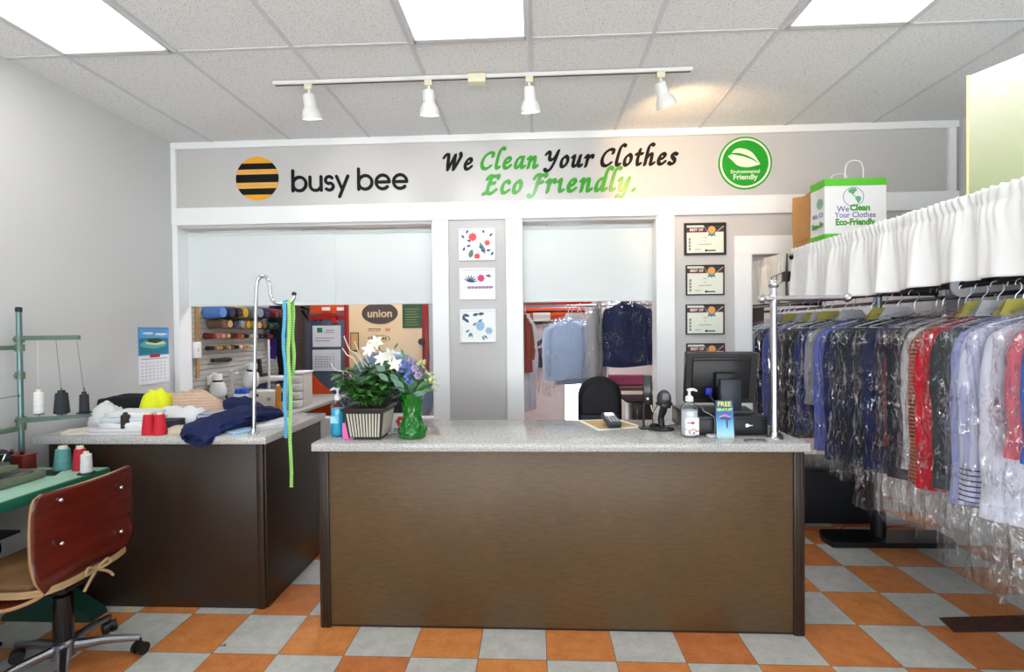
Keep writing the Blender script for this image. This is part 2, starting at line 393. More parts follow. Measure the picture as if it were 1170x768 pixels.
trim(2, (-.76, -.64, f0, f1, 0, 2.29), (-.765, -.755, f0, B, 0, 2.27), label='white post right of the wide hatch')
trim(3, (-.211, -.087, f0, f1, 0, 2.29), (-.092, -.085, f0, B, 0, 2.27), label='white post left of the narrow opening')
trim(4, (.90, 1.03, f0, f1, 0, 2.29), (.895, .905, f0, B, 0, 2.27), label='white post right of the narrow opening')
trim(5, (1.458, 1.583, f0, f1, 0, 1.995), (1.458, 2.95, f0, f1, 1.995, 2.13), (1.575, 1.585, f0, B, 0, 1.995), label='white casing of the doorway')
trim(6, (XL, XR, f0-.004, f1, 2.29, 2.423), label='white board below the sign band')
trim(7, (XL, XR, f0-.004, f1, 2.872, ZC-.001), (XL, -2.735, f0-.004, f1, 2.423, 2.872), (2.96, XR-.02, f0-.004, f1, 2.423, 2.872), label='white frame around the sign band')
# slatted panel on the side wall of the workshop, partition
mb = MB().box(XL, XL+.006, 3.82, 5.75, .7, 2.2)
mb.mat(1)
for k in range(34): z = .73+k*.043; mb.box(XL+.005, XL+.016, 3.82, 5.75, z, z+.036)
struct('wall_slatted', mb, [plain((150, 148, 142), .6), plain((176, 173, 166), .55)], label='slatted grey panel on the workshop side wall')
struct('wall_partition', MB().box(XL, -2.37, 5.78, 5.9, 0, ZC), P('partition_paint', (150, 162, 170), .6, var=.03), label='blue grey partition end beside the machine')

# ================================================================== LAMPS
def troffer(x, y0, y1, label, mat, z=ZC, w=.57):
    t = thing('ceiling_light', label, 'ceiling light', (x, (y0+y1)/2, z-.014), group='square ceiling light panels')
    h = w/2; mb = MB()
    for a, b, c, d in ((x-h-.015, x-h+.015, y0, y1), (x+h-.015, x+h+.015, y0, y1), (x-h, x+h, y0, y0+.03), (x-h, x+h, y1-.03, y1)): mb.box(a, b, c, d, z-.014, z-.0005, .003, 1)
    build('light_frame', mb, M['tbar'], t); build('diffuser', MB().box(x-h+.01, x+h-.01, y0+.02, y1-.02, z-.009, z-.002), mat, t)
    return t
troffer(-2.14, 1.28, 2.475, 'bright ceiling light panel nearest the plain left wall', M['panel'])
troffer(-.31, 1.28, 2.475, 'bright ceiling light panel above the middle of the front counter', M['panel'])
troffer(1.52, 1.28, 2.475, 'bright ceiling light panel nearest the clothes rail side', M['panel'])
troffer(-1.6, 4.4, 5.6, 'added unseen workshop ceiling light above the slatted wall area', M['backpanel'])  # unseen fixtures, added to brighten the workshop
troffer(.8, 4.9, 6.1, 'added unseen workshop ceiling light above the hanging shirts', M['backpanel'])

t = thing('track_light_rail', 'long white ceiling track carrying four spotlights', 'track light', (-.305, 2.815, ZC-.03))
mb = MB(); mb.box(-1.505, .895, 2.797, 2.833, ZC-.026, ZC-.0055, .002, 1); build('track', mb, M['lampw'], t)
build('track_slot', MB().box(-1.495, .885, 2.809, 2.821, ZC-.0275, ZC-.0255), M['black'], t)
mb = MB().box(-.365, -.265, 2.785, 2.845, ZC-.055, ZC-.006, .004); build('power_feed_box', mb, M['cream'], t)
heads = [(-1.296, (.02, .35), 'white track spotlight above the striped emblem, nearest the left end of the track', M['bulbw'], 0),
         (-.596, (-.02, .3), 'white track spotlight above the end of the black lowercase lettering', M['bulbw'], 0),
         (-.017, (.06, .3), 'white track spotlight above the middle of the green slogan', M['bulbw'], 0),
         (.72, (.45, .34), 'lit warm track spotlight tilted towards the round green badge', M['bulb'], 1)]
for x, (tx, ty), lab, bulb, warm in heads:
    t = thing('track_spotlight', lab, 'spotlight', (x, 2.815, ZC-.26), group='spotlights on the ceiling track')
    build('track_adapter', MB().box(x-.022, x+.022, 2.797, 2.833, ZC-.058, ZC-.0265, .003), M['cream'], t)
    mb = MB().tube([(x, 2.815, ZC-.057), (x, 2.815, ZC-.095)], .008, 8)
    mb.box(x-.026, x-.021, 2.807, 2.823, ZC-.125, ZC-.088); mb.box(x+.021, x+.026, 2.807, 2.823, ZC-.125, ZC-.088); mb.box(x-.026, x+.026, 2.807, 2.823, ZC-.095, ZC-.088)
    build('yoke', mb, M['lampw'], t)
    d = Vector((tx, ty, -1)).normalized(); q = d.to_track_quat('Z', 'Y').to_matrix().to_4x4()
    p0 = Vector((x, 2.815, ZC-.108)); T4 = Matrix.Translation(p0-d*.02) @ q @ Matrix.Diagonal((.98, .98, .68, 1))
    mb = MB().lathe([(.004, -.012), (.026, -.01), (.034, .0), (.036, .07), (.034, .085)], M4=T4)
    st = len(mb.v)
    for k in range(6):
        a = k*PI/3; mb.lathe([(.0055, -.0145), (.0055, -.009)], c=(.017*math.cos(a), .017*math.sin(a), 0), n=8)
    for i in range(st, len(mb.v)): mb.v[i] = T4 @ mb.v[i]
    build('lamp_socket', mb, M['lampw'], t)
    build('bell_shade', MB().lathe([(.033, .08), (.036, .095), (.05, .125), (.057, .16), (.058, .19), (.055, .19), (.053, .16), (.046, .128), (.03, .1)], M4=T4, cap=False), M['lampw'], t)
    build('bulb', MB().lathe([(.012, .1), (.03, .125), (.045, .16), (.046, .175), (.03, .185), (.002, .187)], M4=T4), bulb, t)
    L = bpy.data.lights.new('spot', 'SPOT'); L.energy = 26 if warm else 7; L.color = (1, .62, .3) if warm else (1, .97, .93); L.spot_size = math.radians(105 if warm else 70); L.spot_blend = .7; L.shadow_soft_size = .04
    lo = bpy.data.objects.new('spot_light', L); C.objects.link(lo); lo.location = p0+d*.125
    aim = Vector((1.15, YW, 2.72)) if warm else Vector((x+tx*.4, YW, 2.5))
    lo.rotation_euler = (aim-lo.location).to_track_quat('-Z', 'Y').to_euler()

# ================================================================== ROLLER SHADES
YS = YW+.095; SB = 1.672
for x0, x1, lab in ((-2.729, -1.5485, 'pale roller shade over the hatch, beside the left wall corner'), (-1.556, -.768, 'pale roller shade over the hatch, above the orange machine'), (-.083, .893, 'pale roller shade above the hanging bagged clothes')):
    YS = YW+(.107 if x0 == -1.556 else .095)
    t = thing('roller_shade', lab, 'roller shade', ((x0+x1)/2, YS, SB), group='half lowered roller shades')
    build('shade_fabric', MB().box(x0, x1, YS-.001, YS+.0015, SB+.013, 2.235), M['shade'], t)
    build('bottom_bar', MB().box(x0, x1, YS-.007, YS+.007, SB, SB+.02, .004), M['shade'], t)
    build('roller_tube', MB().tube([(x0, YS+.005, 2.242), (x1, YS+.005, 2.242)], .018, 14), M['shade'], t)

# ================================================================== SIGN BAND
SY0, SY1 = YW-.006, YW-.0003
cx, cz, r = -2.105, 2.638, .167
t = thing('striped_logo', 'round orange and black striped emblem on the sign band', 'logo', (cx, SY1, cz-r))
def strip(z0, z1, rad, y0, y1):
    pts = []
    for k in range(13): z = z0+(z1-z0)*k/12; pts.append((cx+math.sqrt(max(0, rad*rad-(z-cz)**2)), z))
    pts += [(2*cx-a, b) for a, b in pts[::-1]]
    return [p for i, p in enumerate(pts) if i == 0 or (Vector(p)-Vector(pts[i-1])).length > 1e-5]
build('yellow_disc', MB().prism([(cx+r*math.cos(2*PI*k/64), cz+r*math.sin(2*PI*k/64)) for k in range(64)], SY0+.003, SY1), M['bee_yellow'], t, 0)
for a, b, mm, nm in ((.07, .116, 'text_black', 'black_stripe'), (-.03, .032, 'text_black', 'black_stripe'), (-.122, -.075, 'text_black', 'black_stripe'), (.032, .07, 'bee_tan', 'tan_stripe'), (-.075, -.03, 'bee_tan', 'tan_stripe')):
    build(nm, MB().prism(strip(cz+a, cz+b, r, 0, 0), SY0+.001, SY0+.0035), M[mm], t, 0)
for z in (.052, -.053):
    build('yellow_line', MB().prism(strip(cz+z-.006, cz+z+.006, r, 0, 0), SY0, SY0+.0012), M['bee_yellow'], t, 0)
def arc(cx, cy, rx, ry, a0, a1, n=18): return [(cx+rx*math.cos(math.radians(a0+(a1-a0)*k/n)), cy+ry*math.sin(math.radians(a0+(a1-a0)*k/n))) for k in range(n+1)]
SANS = {'b': ([[(.0, 1.5), (0, 0)], arc(.5, .5, .5, .5, 0, 360, 28)], 1.0), 'u': ([[(0, 1.0)]+arc(.42, .42, .42, .42, 180, 360)+[(.84, 1)], [(.84, 1), (.84, 0)]], .84),
        's': ([arc(.3, .74, .27, .26, 35, 180, 10)+arc(.3, .74, .27, .26, 190, 262, 6)+arc(.32, .26, .29, .26, 80, -140, 14)], .62), 'y': ([[(0, 1), (.42, .03)], [(.86, 1), (.22, -.5)]], .86),
        'e': ([[(.02, .5), (.98, .5)], arc(.5, .5, .49, .5, 0, 315, 26)], 1.0)}
t = thing('wall_lettering', 'black rounded lowercase shop lettering beside the striped emblem', 'lettering', (-1.41, SY1, 2.53))
nib = [(.115*math.cos(2*PI*k/12), .115*math.sin(2*PI*k/12)) for k in range(12)]
S = .1025; x = 0
for ch in 'busy bee':
    if ch == ' ': x += .5; continue
    st, adv = SANS[ch]; mb = MB()
    for k, s_ in enumerate(st): pen(mb, [(a+x, b) for a, b in s_], nib, SY0-.0017*k, SY1, lambda a, b: (-1.828+a*S, 2.538+b*S))
    build('letter_'+ch, mb, M['text_black'], t, 0); x += adv+(.3 if ch != 's' else .24)
print('busy bee width', x*S, 'end', -1.828+x*S)
G = {'W': ([[(-.28, 1.15), (-.12, 1.42), (.06, 1.42), (.15, 1.2), (.2, .6), (.3, 0)], [(.3, 0), (.5, .6), (.75, 1.35)], [(.75, 1.35), (.78, .7), (.85, 0)], [(.85, 0), (1.1, .6), (1.3, 1.2), (1.22, 1.5)]], 1.5),
     'e': ([[(.1, .48), (.42, .55), (.6, .8), (.42, 1), (.18, .82), (.08, .42), (.2, .08), (.45, .03), (.7, .25)]], .8),
     'C': ([[(1.0, 1.15), (1.0, 1.42), (.68, 1.5), (.28, 1.18), (.1, .6), (.25, .12), (.6, .0), (.98, .26)]], 1.1),
     'l': ([[(.62, 1.78), (.42, 1.9), (.2, 1.6), (.12, .9), (.1, .35), (.2, .03), (.42, .12)]], .45),
     'a': ([[(.66, .92), (.38, 1), (.12, .65), (.1, .18), (.28, .02), (.55, .4), (.7, 1)], [(.7, 1), (.65, .35), (.75, .03), (.95, .15)]], .92),
     'n': ([[(-.05, .85), (.12, 1), (.15, .6), (.12, 0)], [(.14, .5), (.38, .92), (.58, .95), (.62, .5), (.62, .1), (.75, .02), (.92, .15)]], .93),
     'Y': ([[(-.1, 1.2), (.08, 1.42), (.25, 1.25), (.26, .85), (.45, .66), (.75, .9), (.98, 1.5)], [(.98, 1.5), (.84, .6), (.58, -.12), (.28, -.35), (.02, -.18)]], 1.08),
     'o': ([[(.4, 1), (.12, .7), (.1, .2), (.32, 0), (.6, .3), (.62, .75), (.4, 1)]], .8),
     'u': ([[(-.05, .88), (.1, 1), (.12, .6), (.12, .2), (.3, .02), (.52, .3), (.66, 1)], [(.66, 1), (.62, .25), (.75, .02), (.92, .12)]], .93),
     'r': ([[(-.05, .85), (.12, 1), (.15, .5), (.12, 0)], [(.14, .5), (.35, .9), (.56, .98), (.62, .8)]], .68),
     't': ([[(.22, 1.42), (.15, .5), (.25, .03), (.48, .12)], [(-.05, 1), (.48, 1.02)]], .5),
     'h': ([[(.6, 1.78), (.4, 1.9), (.18, 1.6), (.14, .8), (.12, 0)], [(.14, .5), (.38, .92), (.58, .95), (.62, .5), (.62, .1), (.75, .02), (.92, .15)]], .93),
     's': ([[(.58, .88), (.35, 1), (.15, .85), (.25, .6), (.46, .4), (.45, .12), (.2, 0), (-.02, .14)]], .68),
     'E': ([[(.5, 1.42), (.34, .8), (.28, .05)], [(.1, 1.2), (.3, 1.45), (.65, 1.4), (1.0, 1.46), (1.02, 1.25)], [(.36, .78), (.78, .85)], [(0, -.04), (.28, .06), (.65, 0), (.98, .28)]], 1.12),
     'F': ([[(.55, 1.42), (.42, .6), (.3, -.12), (.1, -.35), (-.14, -.22)], [(.1, 1.15), (.3, 1.45), (.65, 1.4), (1.02, 1.46), (1.05, 1.28)], [(.4, .76), (.82, .83)]], .98),
     'i': ([[(-.05, .85), (.12, 1), (.13, .3), (.25, .03), (.45, .12)]], .46),
     'd': ([[(.66, .92), (.38, 1), (.12, .65), (.1, .18), (.28, .02), (.55, .4), (.7, 1)], [(1.15, 1.78), (.92, 1.9), (.74, 1.6), (.68, .8), (.65, .3), (.75, .03), (.95, .15)]], .92),
     'y': ([[(-.05, .88), (.1, 1), (.12, .6), (.14, .25), (.3, .06), (.52, .35), (.7, 1)], [(.7, 1), (.64, .2), (.48, -.42), (.22, -.55), (0, -.4)]], .86),
     'c': ([[(.62, .82), (.45, 1), (.2, .85), (.08, .45), (.2, .06), (.42, .02), (.68, .22)]], .72), '.': ([[(.1, .0), (.16, .06)]], .3)}
na = math.radians(38)
NIB = [(math.cos(na)*.19*math.cos(a)-math.sin(na)*.105*math.sin(a), math.sin(na)*.19*math.cos(a)+math.cos(na)*.105*math.sin(a)) for a in (2*PI*k/10 for k in range(10))]
def script(words_, S, ox, oz, th, parent):
    x = 0
    for w, mat in words_:
        for ch in w:
            st, adv = G[ch]; mb = MB()
            for k, s_ in enumerate(st):
                q = [(p.x+p.y*.22+x, p.y) for p in cr_spline([(a, b, 0) for a, b in s_], 5)]
                pen(mb, q, NIB, SY0-.0017*k, SY1, lambda a, b: (ox+a*S, oz+b*S))
            build('letter_'+ch, mb, M[mat], parent, 0); x += adv+.29
        x += .45
    print('script width', (x-.45)*S, 'end', ox+(x-.45)*S)
t = thing('wall_lettering', 'calligraphy slogan We Clean Your Clothes in black and green', 'lettering', (.19, SY1, 2.66))
script((('We', 'text_black'), ('Clean', 'vinyl_green'), ('Your', 'text_black'), ('Clothes', 'text_black')), .0795, -.664, 2.668, 0, t)
t = thing('wall_lettering', 'green calligraphy words Eco Friendly on the lower slogan line', 'lettering', (.19, SY1, 2.46))
script((('Eco', 'vinyl_green'), ('Friendly.', 'vinyl_green')), .089, -.375, 2.485, 0, t)
cx, cz, r = 1.544, 2.662, .192
t = thing('round_wall_badge', 'round green badge with white leaf and words Environmental Friendly', 'badge', (cx, SY1, cz-r))
circ = lambda rad, n=72: [(cx+rad*math.cos(2*PI*k/n), cz+rad*math.sin(2*PI*k/n)) for k in range(n)]
build('badge_disc', MB().prism(circ(r), SY0+.003, SY1), M['badge_green'], t, 0)
o_, i_ = circ(.180), circ(.166); mb = MB()
mb.rings([[(a, SY0+.0015, b) for a, b in o_], [(a, SY0+.0015, b) for a, b in i_], [(a, SY0+.0032, b) for a, b in i_], [(a, SY0+.0032, b) for a, b in o_], [(a, SY0+.0015, b) for a, b in o_]], cap=False)
build('white_ring', mb, M['badge_white'], t, 0)
def leafpoly(pts): return [(cx+(a-.5)*.24, cz+b*.24) for a, b in pts]
lo = cr_spline([(-.02, .22, 0), (.1, .27, 0), (.25, .24, 0), (.45, .2, 0), (.7, .1, 0), (.95, -.05, 0)], 5)
lower = cr_spline([(.95, -.05, 0), (.6, -.13, 0), (.3, -.08, 0), (.12, .08, 0), (-.02, .22, 0)], 5)
build('leaf_blade', MB().prism(leafpoly([(p.x, p.y) for p in lo[:-1]]+[(p.x, p.y) for p in lower[:-1]]), SY0+.0012, SY0+.0032), M['badge_white'], t, 0)
up_ = cr_spline([(.95, -.04, 0), (.7, .32, 0), (.4, .45, 0), (.2, .42, 0), (.1, .31, 0)], 5); dn = cr_spline([(.1, .31, 0), (.3, .31, 0), (.5, .25, 0), (.72, .14, 0), (.95, -.04, 0)], 5)
build('leaf_blade', MB().prism(leafpoly([(p.x, p.y) for p in up_[:-1]]+[(p.x, p.y) for p in dn[:-1]]), SY0+.0012, SY0+.0032), M['badge_white'], t, 0)
txt('Environmental', .036, M['badge_white'], 'lettering', t, (cx, SY0+.0022, cz-.062), bold=.0006)
txt('Friendly', .054, M['badge_white'], 'lettering', t, (cx, SY0+.0022, cz-.102), bold=.0012)

# ================================================================== PICTURES AND CERTIFICATES
def frame_thing(name, x0, x1, z0, z1, fw, fm, label, cat, group, backing, d=.018):
    y1 = YW-.0005; t = thing(name, label, cat, ((x0+x1)/2, y1, z0), group=group)
    mb = MB()
    for b in ((x0, x1, z0, z0+fw), (x0, x1, z1-fw, z1), (x0, x0+fw, z0+fw, z1-fw), (x1-fw, x1, z0+fw, z1-fw)): mb.box(b[0], b[1], y1-d, y1, b[2], b[3], .0015, 1)
    build('frame', mb, fm, t); build('sheet', MB().box(x0+fw*.8, x1-fw*.8, y1-d*.5, y1-.001, z0+fw*.8, z1-fw*.8), backing, t)
    return t, y1-d*.5
pm = [plain(c, .7) for c in ((226, 84, 92), (240, 140, 140), (96, 128, 120), (60, 92, 128), (214, 70, 120), (150, 190, 226), (70, 140, 170), (160, 130, 170))]
def petal(mb, x, z, l, w, a, y):
    ca, sa = math.cos(a), math.sin(a); pts = [(0, 0), (.3, .5), (.65, .45), (1, 0), (.65, -.45), (.3, -.5)]
    mb.prism([(x+(u*l)*ca-(v*w)*sa, z+(u*l)*sa+(v*w)*ca) for u, v in pts], y-.0012, y+.0005)
def flower(mb, x, z, r, y, n=6):
    for k in range(n): petal(mb, x, z, r, r*.8, 2*PI*k/n, y-.0002*k)
glass_pap = P('print_paper', (238, 240, 240), .25, var=.01)
specs = [((-.562, -.288, 1.985, 2.222), 'small white framed print of red flowers and birds, topmost of three'), ((-.56, -.29, 1.692, 1.928), 'small white framed print of pink flower and blue fern, middle of three'), ((-.56, -.288, 1.372, 1.62), 'small white framed print of blue leaves and fruit, lowest of three')]
for n, ((x0, x1, z0, z1), lab) in enumerate(specs):
    t, y = frame_thing('framed_print', x0, x1, z0, z1, .013, M['white'], lab, 'picture', 'small framed prints on the grey panel', glass_pap)
    U = lambda u, v: (x0+(x1-x0)*u, z0+(z1-z0)*v)
    def piece(nm, mt, fn):
        mb = MB(); fn(mb); build(nm, mb, mt, t, 0)
    if n == 0:
        for fu, fv, fr, fn_ in ((.38, .74, .034, 8), (.78, .55, .024, 6), (.5, .13, .025, 7)): piece('painted_flower', pm[0], lambda mb: flower(mb, *U(fu, fv), fr, y, fn_))
        piece('painted_bird', pm[2], lambda mb: (petal(mb, *U(.72, .2), .1, .03, 2.0, y), petal(mb, *U(.3, .08), .07, .035, 1.3, y)))
        piece('painted_leaf', pm[3], lambda mb: [petal(mb, *U(a, b), .035, .016, c, y-.0003) for a, b, c in ((.34, .6, 2.8), (.33, .48, 3.4), (.55, .45, -.6), (.6, .3, .1), (.75, .3, .2), (.2, .85, 1), (.7, .85, 2), (.84, .75, .8), (.15, .7, 2.2), (.12, .3, 1.2), (.88, .15, 1))])
    elif n == 1:
        piece('painted_flower', pm[4], lambda mb: flower(mb, *U(.6, .68), .03, y, 7))
        piece('painted_leaf', pm[3], lambda mb: [petal(mb, *U(.3, .55), .06, .01, a, y-.0002) for a in (.2, .6, 1, 1.4, 1.8, 2.2, 2.6)]+[petal(mb, *U(.8, .72), .025, .012, a, y) for a in (.3, 1.2, 2.4)])
        piece('painted_stroke', pm[7], lambda mb: [petal(mb, *U(.2+.1*k, .38), .04, .02, .1, y-.0002*k) for k in range(7)])
    else:
        piece('painted_fruit', pm[5], lambda mb: (mb.prism([(U(.56, .5)[0]+.032*math.cos(2*PI*k/20), U(.56, .5)[1]+.036*math.sin(2*PI*k/20)) for k in range(20)], y-.001, y+.0005), flower(mb, *U(.8, .35), .03, y)))
        piece('painted_leaf', pm[3], lambda mb: [petal(mb, *U(a, b), .05, .022, c, y-.0002) for a, b, c in ((.12, .65, 1.7), (.1, .85, -.3), (.25, .6, 2.4), (.35, .82, .2), (.5, .85, .1))])
        piece('painted_sprig', pm[6], lambda mb: [petal(mb, *U(a, b), .04, .015, c, y-.0003) for a, b, c in ((.28, .3, -1.8), (.3, .3, -1.3), (.62, .2, -1.2), (.66, .22, -.8), (.15, .3, .6), (.35, .5, .7), (.5, .62, .5))])
cert_m = P('certificate_paper', (226, 230, 216), .3, var=.02); gold = plain((226, 158, 84), .4); maroon = plain((96, 32, 40), .5); dk = plain((44, 50, 50), .5); tealr = plain((70, 130, 150), .5); tiny = plain((130, 130, 130), .6)
for i, (x0, x1, z0, z1, w, lab) in enumerate(((1.101, 1.401, 1.996, 2.231, .016, 'award certificate in a thick dark frame, topmost on the wall panel'), (1.112, 1.387, 1.703, 1.924, .008, 'award certificate in a thin dark frame, second from the top'), (1.11, 1.386, 1.415, 1.636, .008, 'award certificate in a thin dark frame, third from the top'), (1.112, 1.388, 1.13, 1.35, .008, 'award certificate mostly hidden behind the monitor, lowest on the panel'))):
    t, y = frame_thing('framed_certificate', x0, x1, z0, z1, w, M['black'], lab, 'certificate', 'award certificates on the wall panel', cert_m)
    xa, xb, zb = x0+w, x1-w, z1-w; W = xb-xa; xm = xa+W*.68
    build('maroon_band', MB().prism([(xa, zb-.052), (xa, zb-.016), (xm-.05, zb-.016), (xm-.03, zb-.052)], y-.001, y), maroon, t, 0)
    build('dark_band', MB().prism([(xm-.06, zb), (xb, zb), (xb, zb-.006), (xm+.02, zb-.06), (xm-.02, zb-.06)], y-.0008, y), dk, t, 0)
    build('maroon_band', MB().prism([(xb, zb-.012), (xb, zb-.05), (xm+.035, zb-.05)], y-.0012, y), maroon, t, 0)
    build('gold_medal', MB().prism([(xm+.027*math.cos(2*PI*k/24), zb-.035+.027*math.sin(2*PI*k/24)) for k in range(24)], y-.002, y), gold, t, 0)
    build('ribbon', MB().prism([(xm-.02, zb-.058), (xm+.02, zb-.058), (xm+.03, zb-.085), (xm+.012, zb-.076), (xm, zb-.086), (xm-.012, zb-.076), (xm-.03, zb-.085)], y-.0015, y), tealr, t, 0)
    txt('BEST OF', .026, M['paper'], 'lettering', t, (xa+W*.27, y-.0016, zb-.034), bold=.0006)
    mb = MB()
    for u, v, l in ((.5, .55, .1), (.5, .42, .04), (.5, .3, .36), (.3, .12, .16)): mb.box(xa+W*(u-l/2), xa+W*(u+l/2), y-.0008, y, z0+w+(z1-z0-2*w)*v, z0+w+(z1-z0-2*w)*v+.004)
    for k in range(4): mb.box(xa+W*.06, xa+W*.115, y-.0008, y, z0+w+.02+k*.024, z0+w+.038+k*.024)
    build('small_print', mb, tiny, t, 0)
    mb = MB(); mb.box(xa+W*.5, xa+W*.78, y-.0008, y, z0+w+.013, z0+w+.022); mb.prism([(xa+W*.53+.009*math.cos(2*PI*k/12), z0+w+.018+.009*math.sin(2*PI*k/12)) for k in range(12)], y-.001, y)
    build('printed_logo', mb, dk, t, 0)
# ================================================================== COUNTERS
def ribbon(mb, pts, w, wdir=(1, 0, 0), th=.002):
    """a strap of width w and thickness th along pts"""
    pts = [Vector(p) for p in pts]; wd = Vector(wdir).normalized(); rs = []
    for i, p in enumerate(pts):
        t = (pts[min(i+1, len(pts)-1)]-pts[max(i-1, 0)]).normalized(); a = (wd-t*wd.dot(t)).normalized(); n = t.cross(a)
        rs.append([p+a*w/2+n*th/2, p-a*w/2+n*th/2, p-a*w/2-n*th/2, p+a*w/2-n*th/2])
    return mb.rings(rs)
CT = .92
t = thing('reception_counter', 'long brown wooden front counter base on the checkered floor', 'counter', (.095, 2.65, 0))
build('front_panel', MB().box(-1.045, 1.235, 2.375, 2.395, .012, .879, .002), M['wood'], t)
for x in (-1.07, 1.238): build('side_panel', MB().box(x, x+.022, 2.395, 2.92, 0, .879, .002), M['wooddark'], t)
for x in (-1.072, 1.212):
    mb = MB().box(x, x+.05, 2.366, 2.394, 0, .879, .003); mb.box(x+.012, x+.02, 2.362, 2.368, 0, .879, .002); mb.box(x+.031, x+.039, 2.362, 2.368, 0, .879, .002)
    build('corner_moulding', mb, M['wooddark'], t)
build('shelf', MB().box(-1.048, 1.238, 2.396, 2.9, .45, .47), M['wooddark'], t); build('toe_panel', MB().box(-1.045, 1.235, 2.38, 2.4, 0, .02), M['wooddark'], t)
o = build('countertop', MB().box(-1.092, 1.272, 2.335, 2.955, .88, CT, .004), M['quartz']); tag(o, 'speckled light grey stone top of the long front counter', 'countertop')
t = thing('side_counter', 'dark brown wooden counter base under the clothes pile', 'counter', (-2.03, 2.8, 0))
build('front_panel', MB().box(-2.62, -1.47, 2.52, 2.54, 0, .879, .002), M['wooddark'], t)
build('side_panel', MB().box(-1.448, -1.428, 2.53, 3.2, 0, .879, .002), M['wooddark'], t); build('side_panel', MB().box(-2.62, -2.6, 2.541, 3.2, 0, .879, .002), M['wooddark'], t)
build('corner_moulding', MB().box(-1.472, -1.436, 2.512, 2.54, 0, .879, .004), M['wooddark'], t); build('shelf', MB().box(-2.599, -1.449, 2.541, 3.19, .4, .42), M['wooddark'], t)
o = build('countertop', MB().box(-2.68, -1.402, 2.485, 3.22, .88, CT, .004), M['quartz']); tag(o, 'speckled grey stone top buried under folded clothes', 'countertop')

# ================================================================== CLOTHES PILE
def slab(x, y, z, w, d, h, rot, mat, label, seed, group='folded clothes on the side counter', droop=.0):
    """a folded garment: rounded, wrinkled, with fold lines along the front"""
    mb = MB(); n = 48; rg = random.Random(seed); ph = rg.random()*9; layers = 6
    def ring(s, zz, bulge):
        out = []
        for k in range(n):
            a = 2*PI*k/n; c, q = math.cos(a), math.sin(a)
            px = math.copysign(abs(c)**.38, c)*w/2*s; py = math.copysign(abs(q)**.38, q)*d/2*s
            wv = 1+.035*noise.noise(Vector((px*9+ph, py*9, zz*20+ph)))+bulge
            out.append(Vector((px*wv, py*wv, zz)))
        return out
    rs = []
    for i in range(layers+1):
        u = i/layers; rs.append(ring(1, u*h*.92, .018*math.sin(u*PI*3+ph)))
    for s, zz in ((.93, h*.99), (.75, h*1.02), (.5, h*1.03), (.25, h*1.03), (.03, h*1.03)):
        rs.append([p+Vector((0, 0, .012*noise.noise(Vector((p.x*11+ph, p.y*11, seed))))) for p in ring(s, zz, 0)])
    mb.rings(rs); mb.xf(Matrix.Translation((x, y, z)) @ Matrix.Rotation(rot, 4, 'Z'))
    o = build('folded_garment', mb, mat, None, 60); return tag(o, label, 'folded clothes', group)
def lump(x, y, z, rx, ry, h, rot, mat, label, seed, name='crumpled_garment', rough=.35):
    mb = MB(); n, q = 44, 14; ph = seed*3.7; rs = []
    for j in range(q+1):
        u = j/q; s = math.cos(u*PI/2)**.75 if u < 1 else 0.01; rr = []
        for k in range(n):
            a = 2*PI*k/n; c, e = math.cos(a), math.sin(a)
            px = math.copysign(abs(c)**.8, c)*rx*s; py = math.copysign(abs(e)**.8, e)*ry*s
            nz = noise.noise(Vector((px*7+ph, py*12, ph)))+.5*noise.noise(Vector((px*22, py*26+ph, u*4)))
            rr.append(Vector((px*(1+.14*noise.noise(Vector((c*2+ph, e*2, u*3)))), py*(1+.14*noise.noise(Vector((c*2, e*2+ph, 3)))), max(0, h*math.sin(u*PI/2)**.8*(1+rough*nz)))))
        rs.append(rr)
    mb.rings(rs); mb.xf(Matrix.Translation((x, y, z)) @ Matrix.Rotation(rot, 4, 'Z'))
    o = build(name, mb, mat, None, 70); return tag(o, label, 'clothes', 'loose clothes on the side counter')
wht = cloth((226, 228, 230)); wht2 = cloth((206, 214, 222)); crm = cloth((222, 214, 200)); blk = cloth((30, 32, 38), var=.2)
prt = mat_plaid('small_print_cotton', (224, 224, 226), (190, 200, 216), (214, 190, 188), 95)
def pxx(px, y): return at(px, 480, Y=y).x
px_, py_ = pxx(152, 2.66), 2.66
slab(px_, py_, CT, .38, .24, .028, .05, prt, 'white patterned garment at the bottom of the folded stack', 1)
slab(px_+.02, py_+.01, CT+.03, .34, .22, .026, -.06, wht, 'plain white folded garment second from the bottom of the stack', 2)
slab(px_+.01, py_+.02, CT+.058, .31, .21, .024, .08, wht2, 'pale blue grey folded garment third in the stack', 3)
slab(px_-.0, py_+.03, CT+.084, .27, .19, .022, -.04, wht, 'white folded garment on top of the stack by the brown spool', 4)
slab(pxx(96, 2.6), 2.60, CT, .17, .15, .014, .3, crm, 'flat cream cloth at the far left end of the side counter', 5)
slab(pxx(150, 2.93), 2.95, CT, .34, .2, .155, .06, blk, 'folded black garment behind the white stack', 6)
lump(pxx(126, 2.86), 2.86, CT, .1, .1, .13, .4, wht, 'crumpled white shirt at the left back of the pile', 18, rough=.5)
lump(pxx(179, 2.86), 2.86, CT, .085, .09, .185, .2, P('hi_vis_yellow', (226, 232, 20), .7, var=.1, scale=9), 'bright yellow hi-vis garment in the middle of the pile', 7, rough=.45)
lump(pxx(215, 3.02), 3.02, CT, .24, .14, .17, -.03, mat_plaid('beige_knit', (206, 176, 152), (190, 156, 132), (214, 190, 170), 60), 'beige textured knit piled behind the white sheet', 8, rough=.3)
lump(pxx(214, 2.82), 2.80, CT, .15, .09, .115, .25, wht, 'white sheet in the middle of the pile', 9, rough=.4)
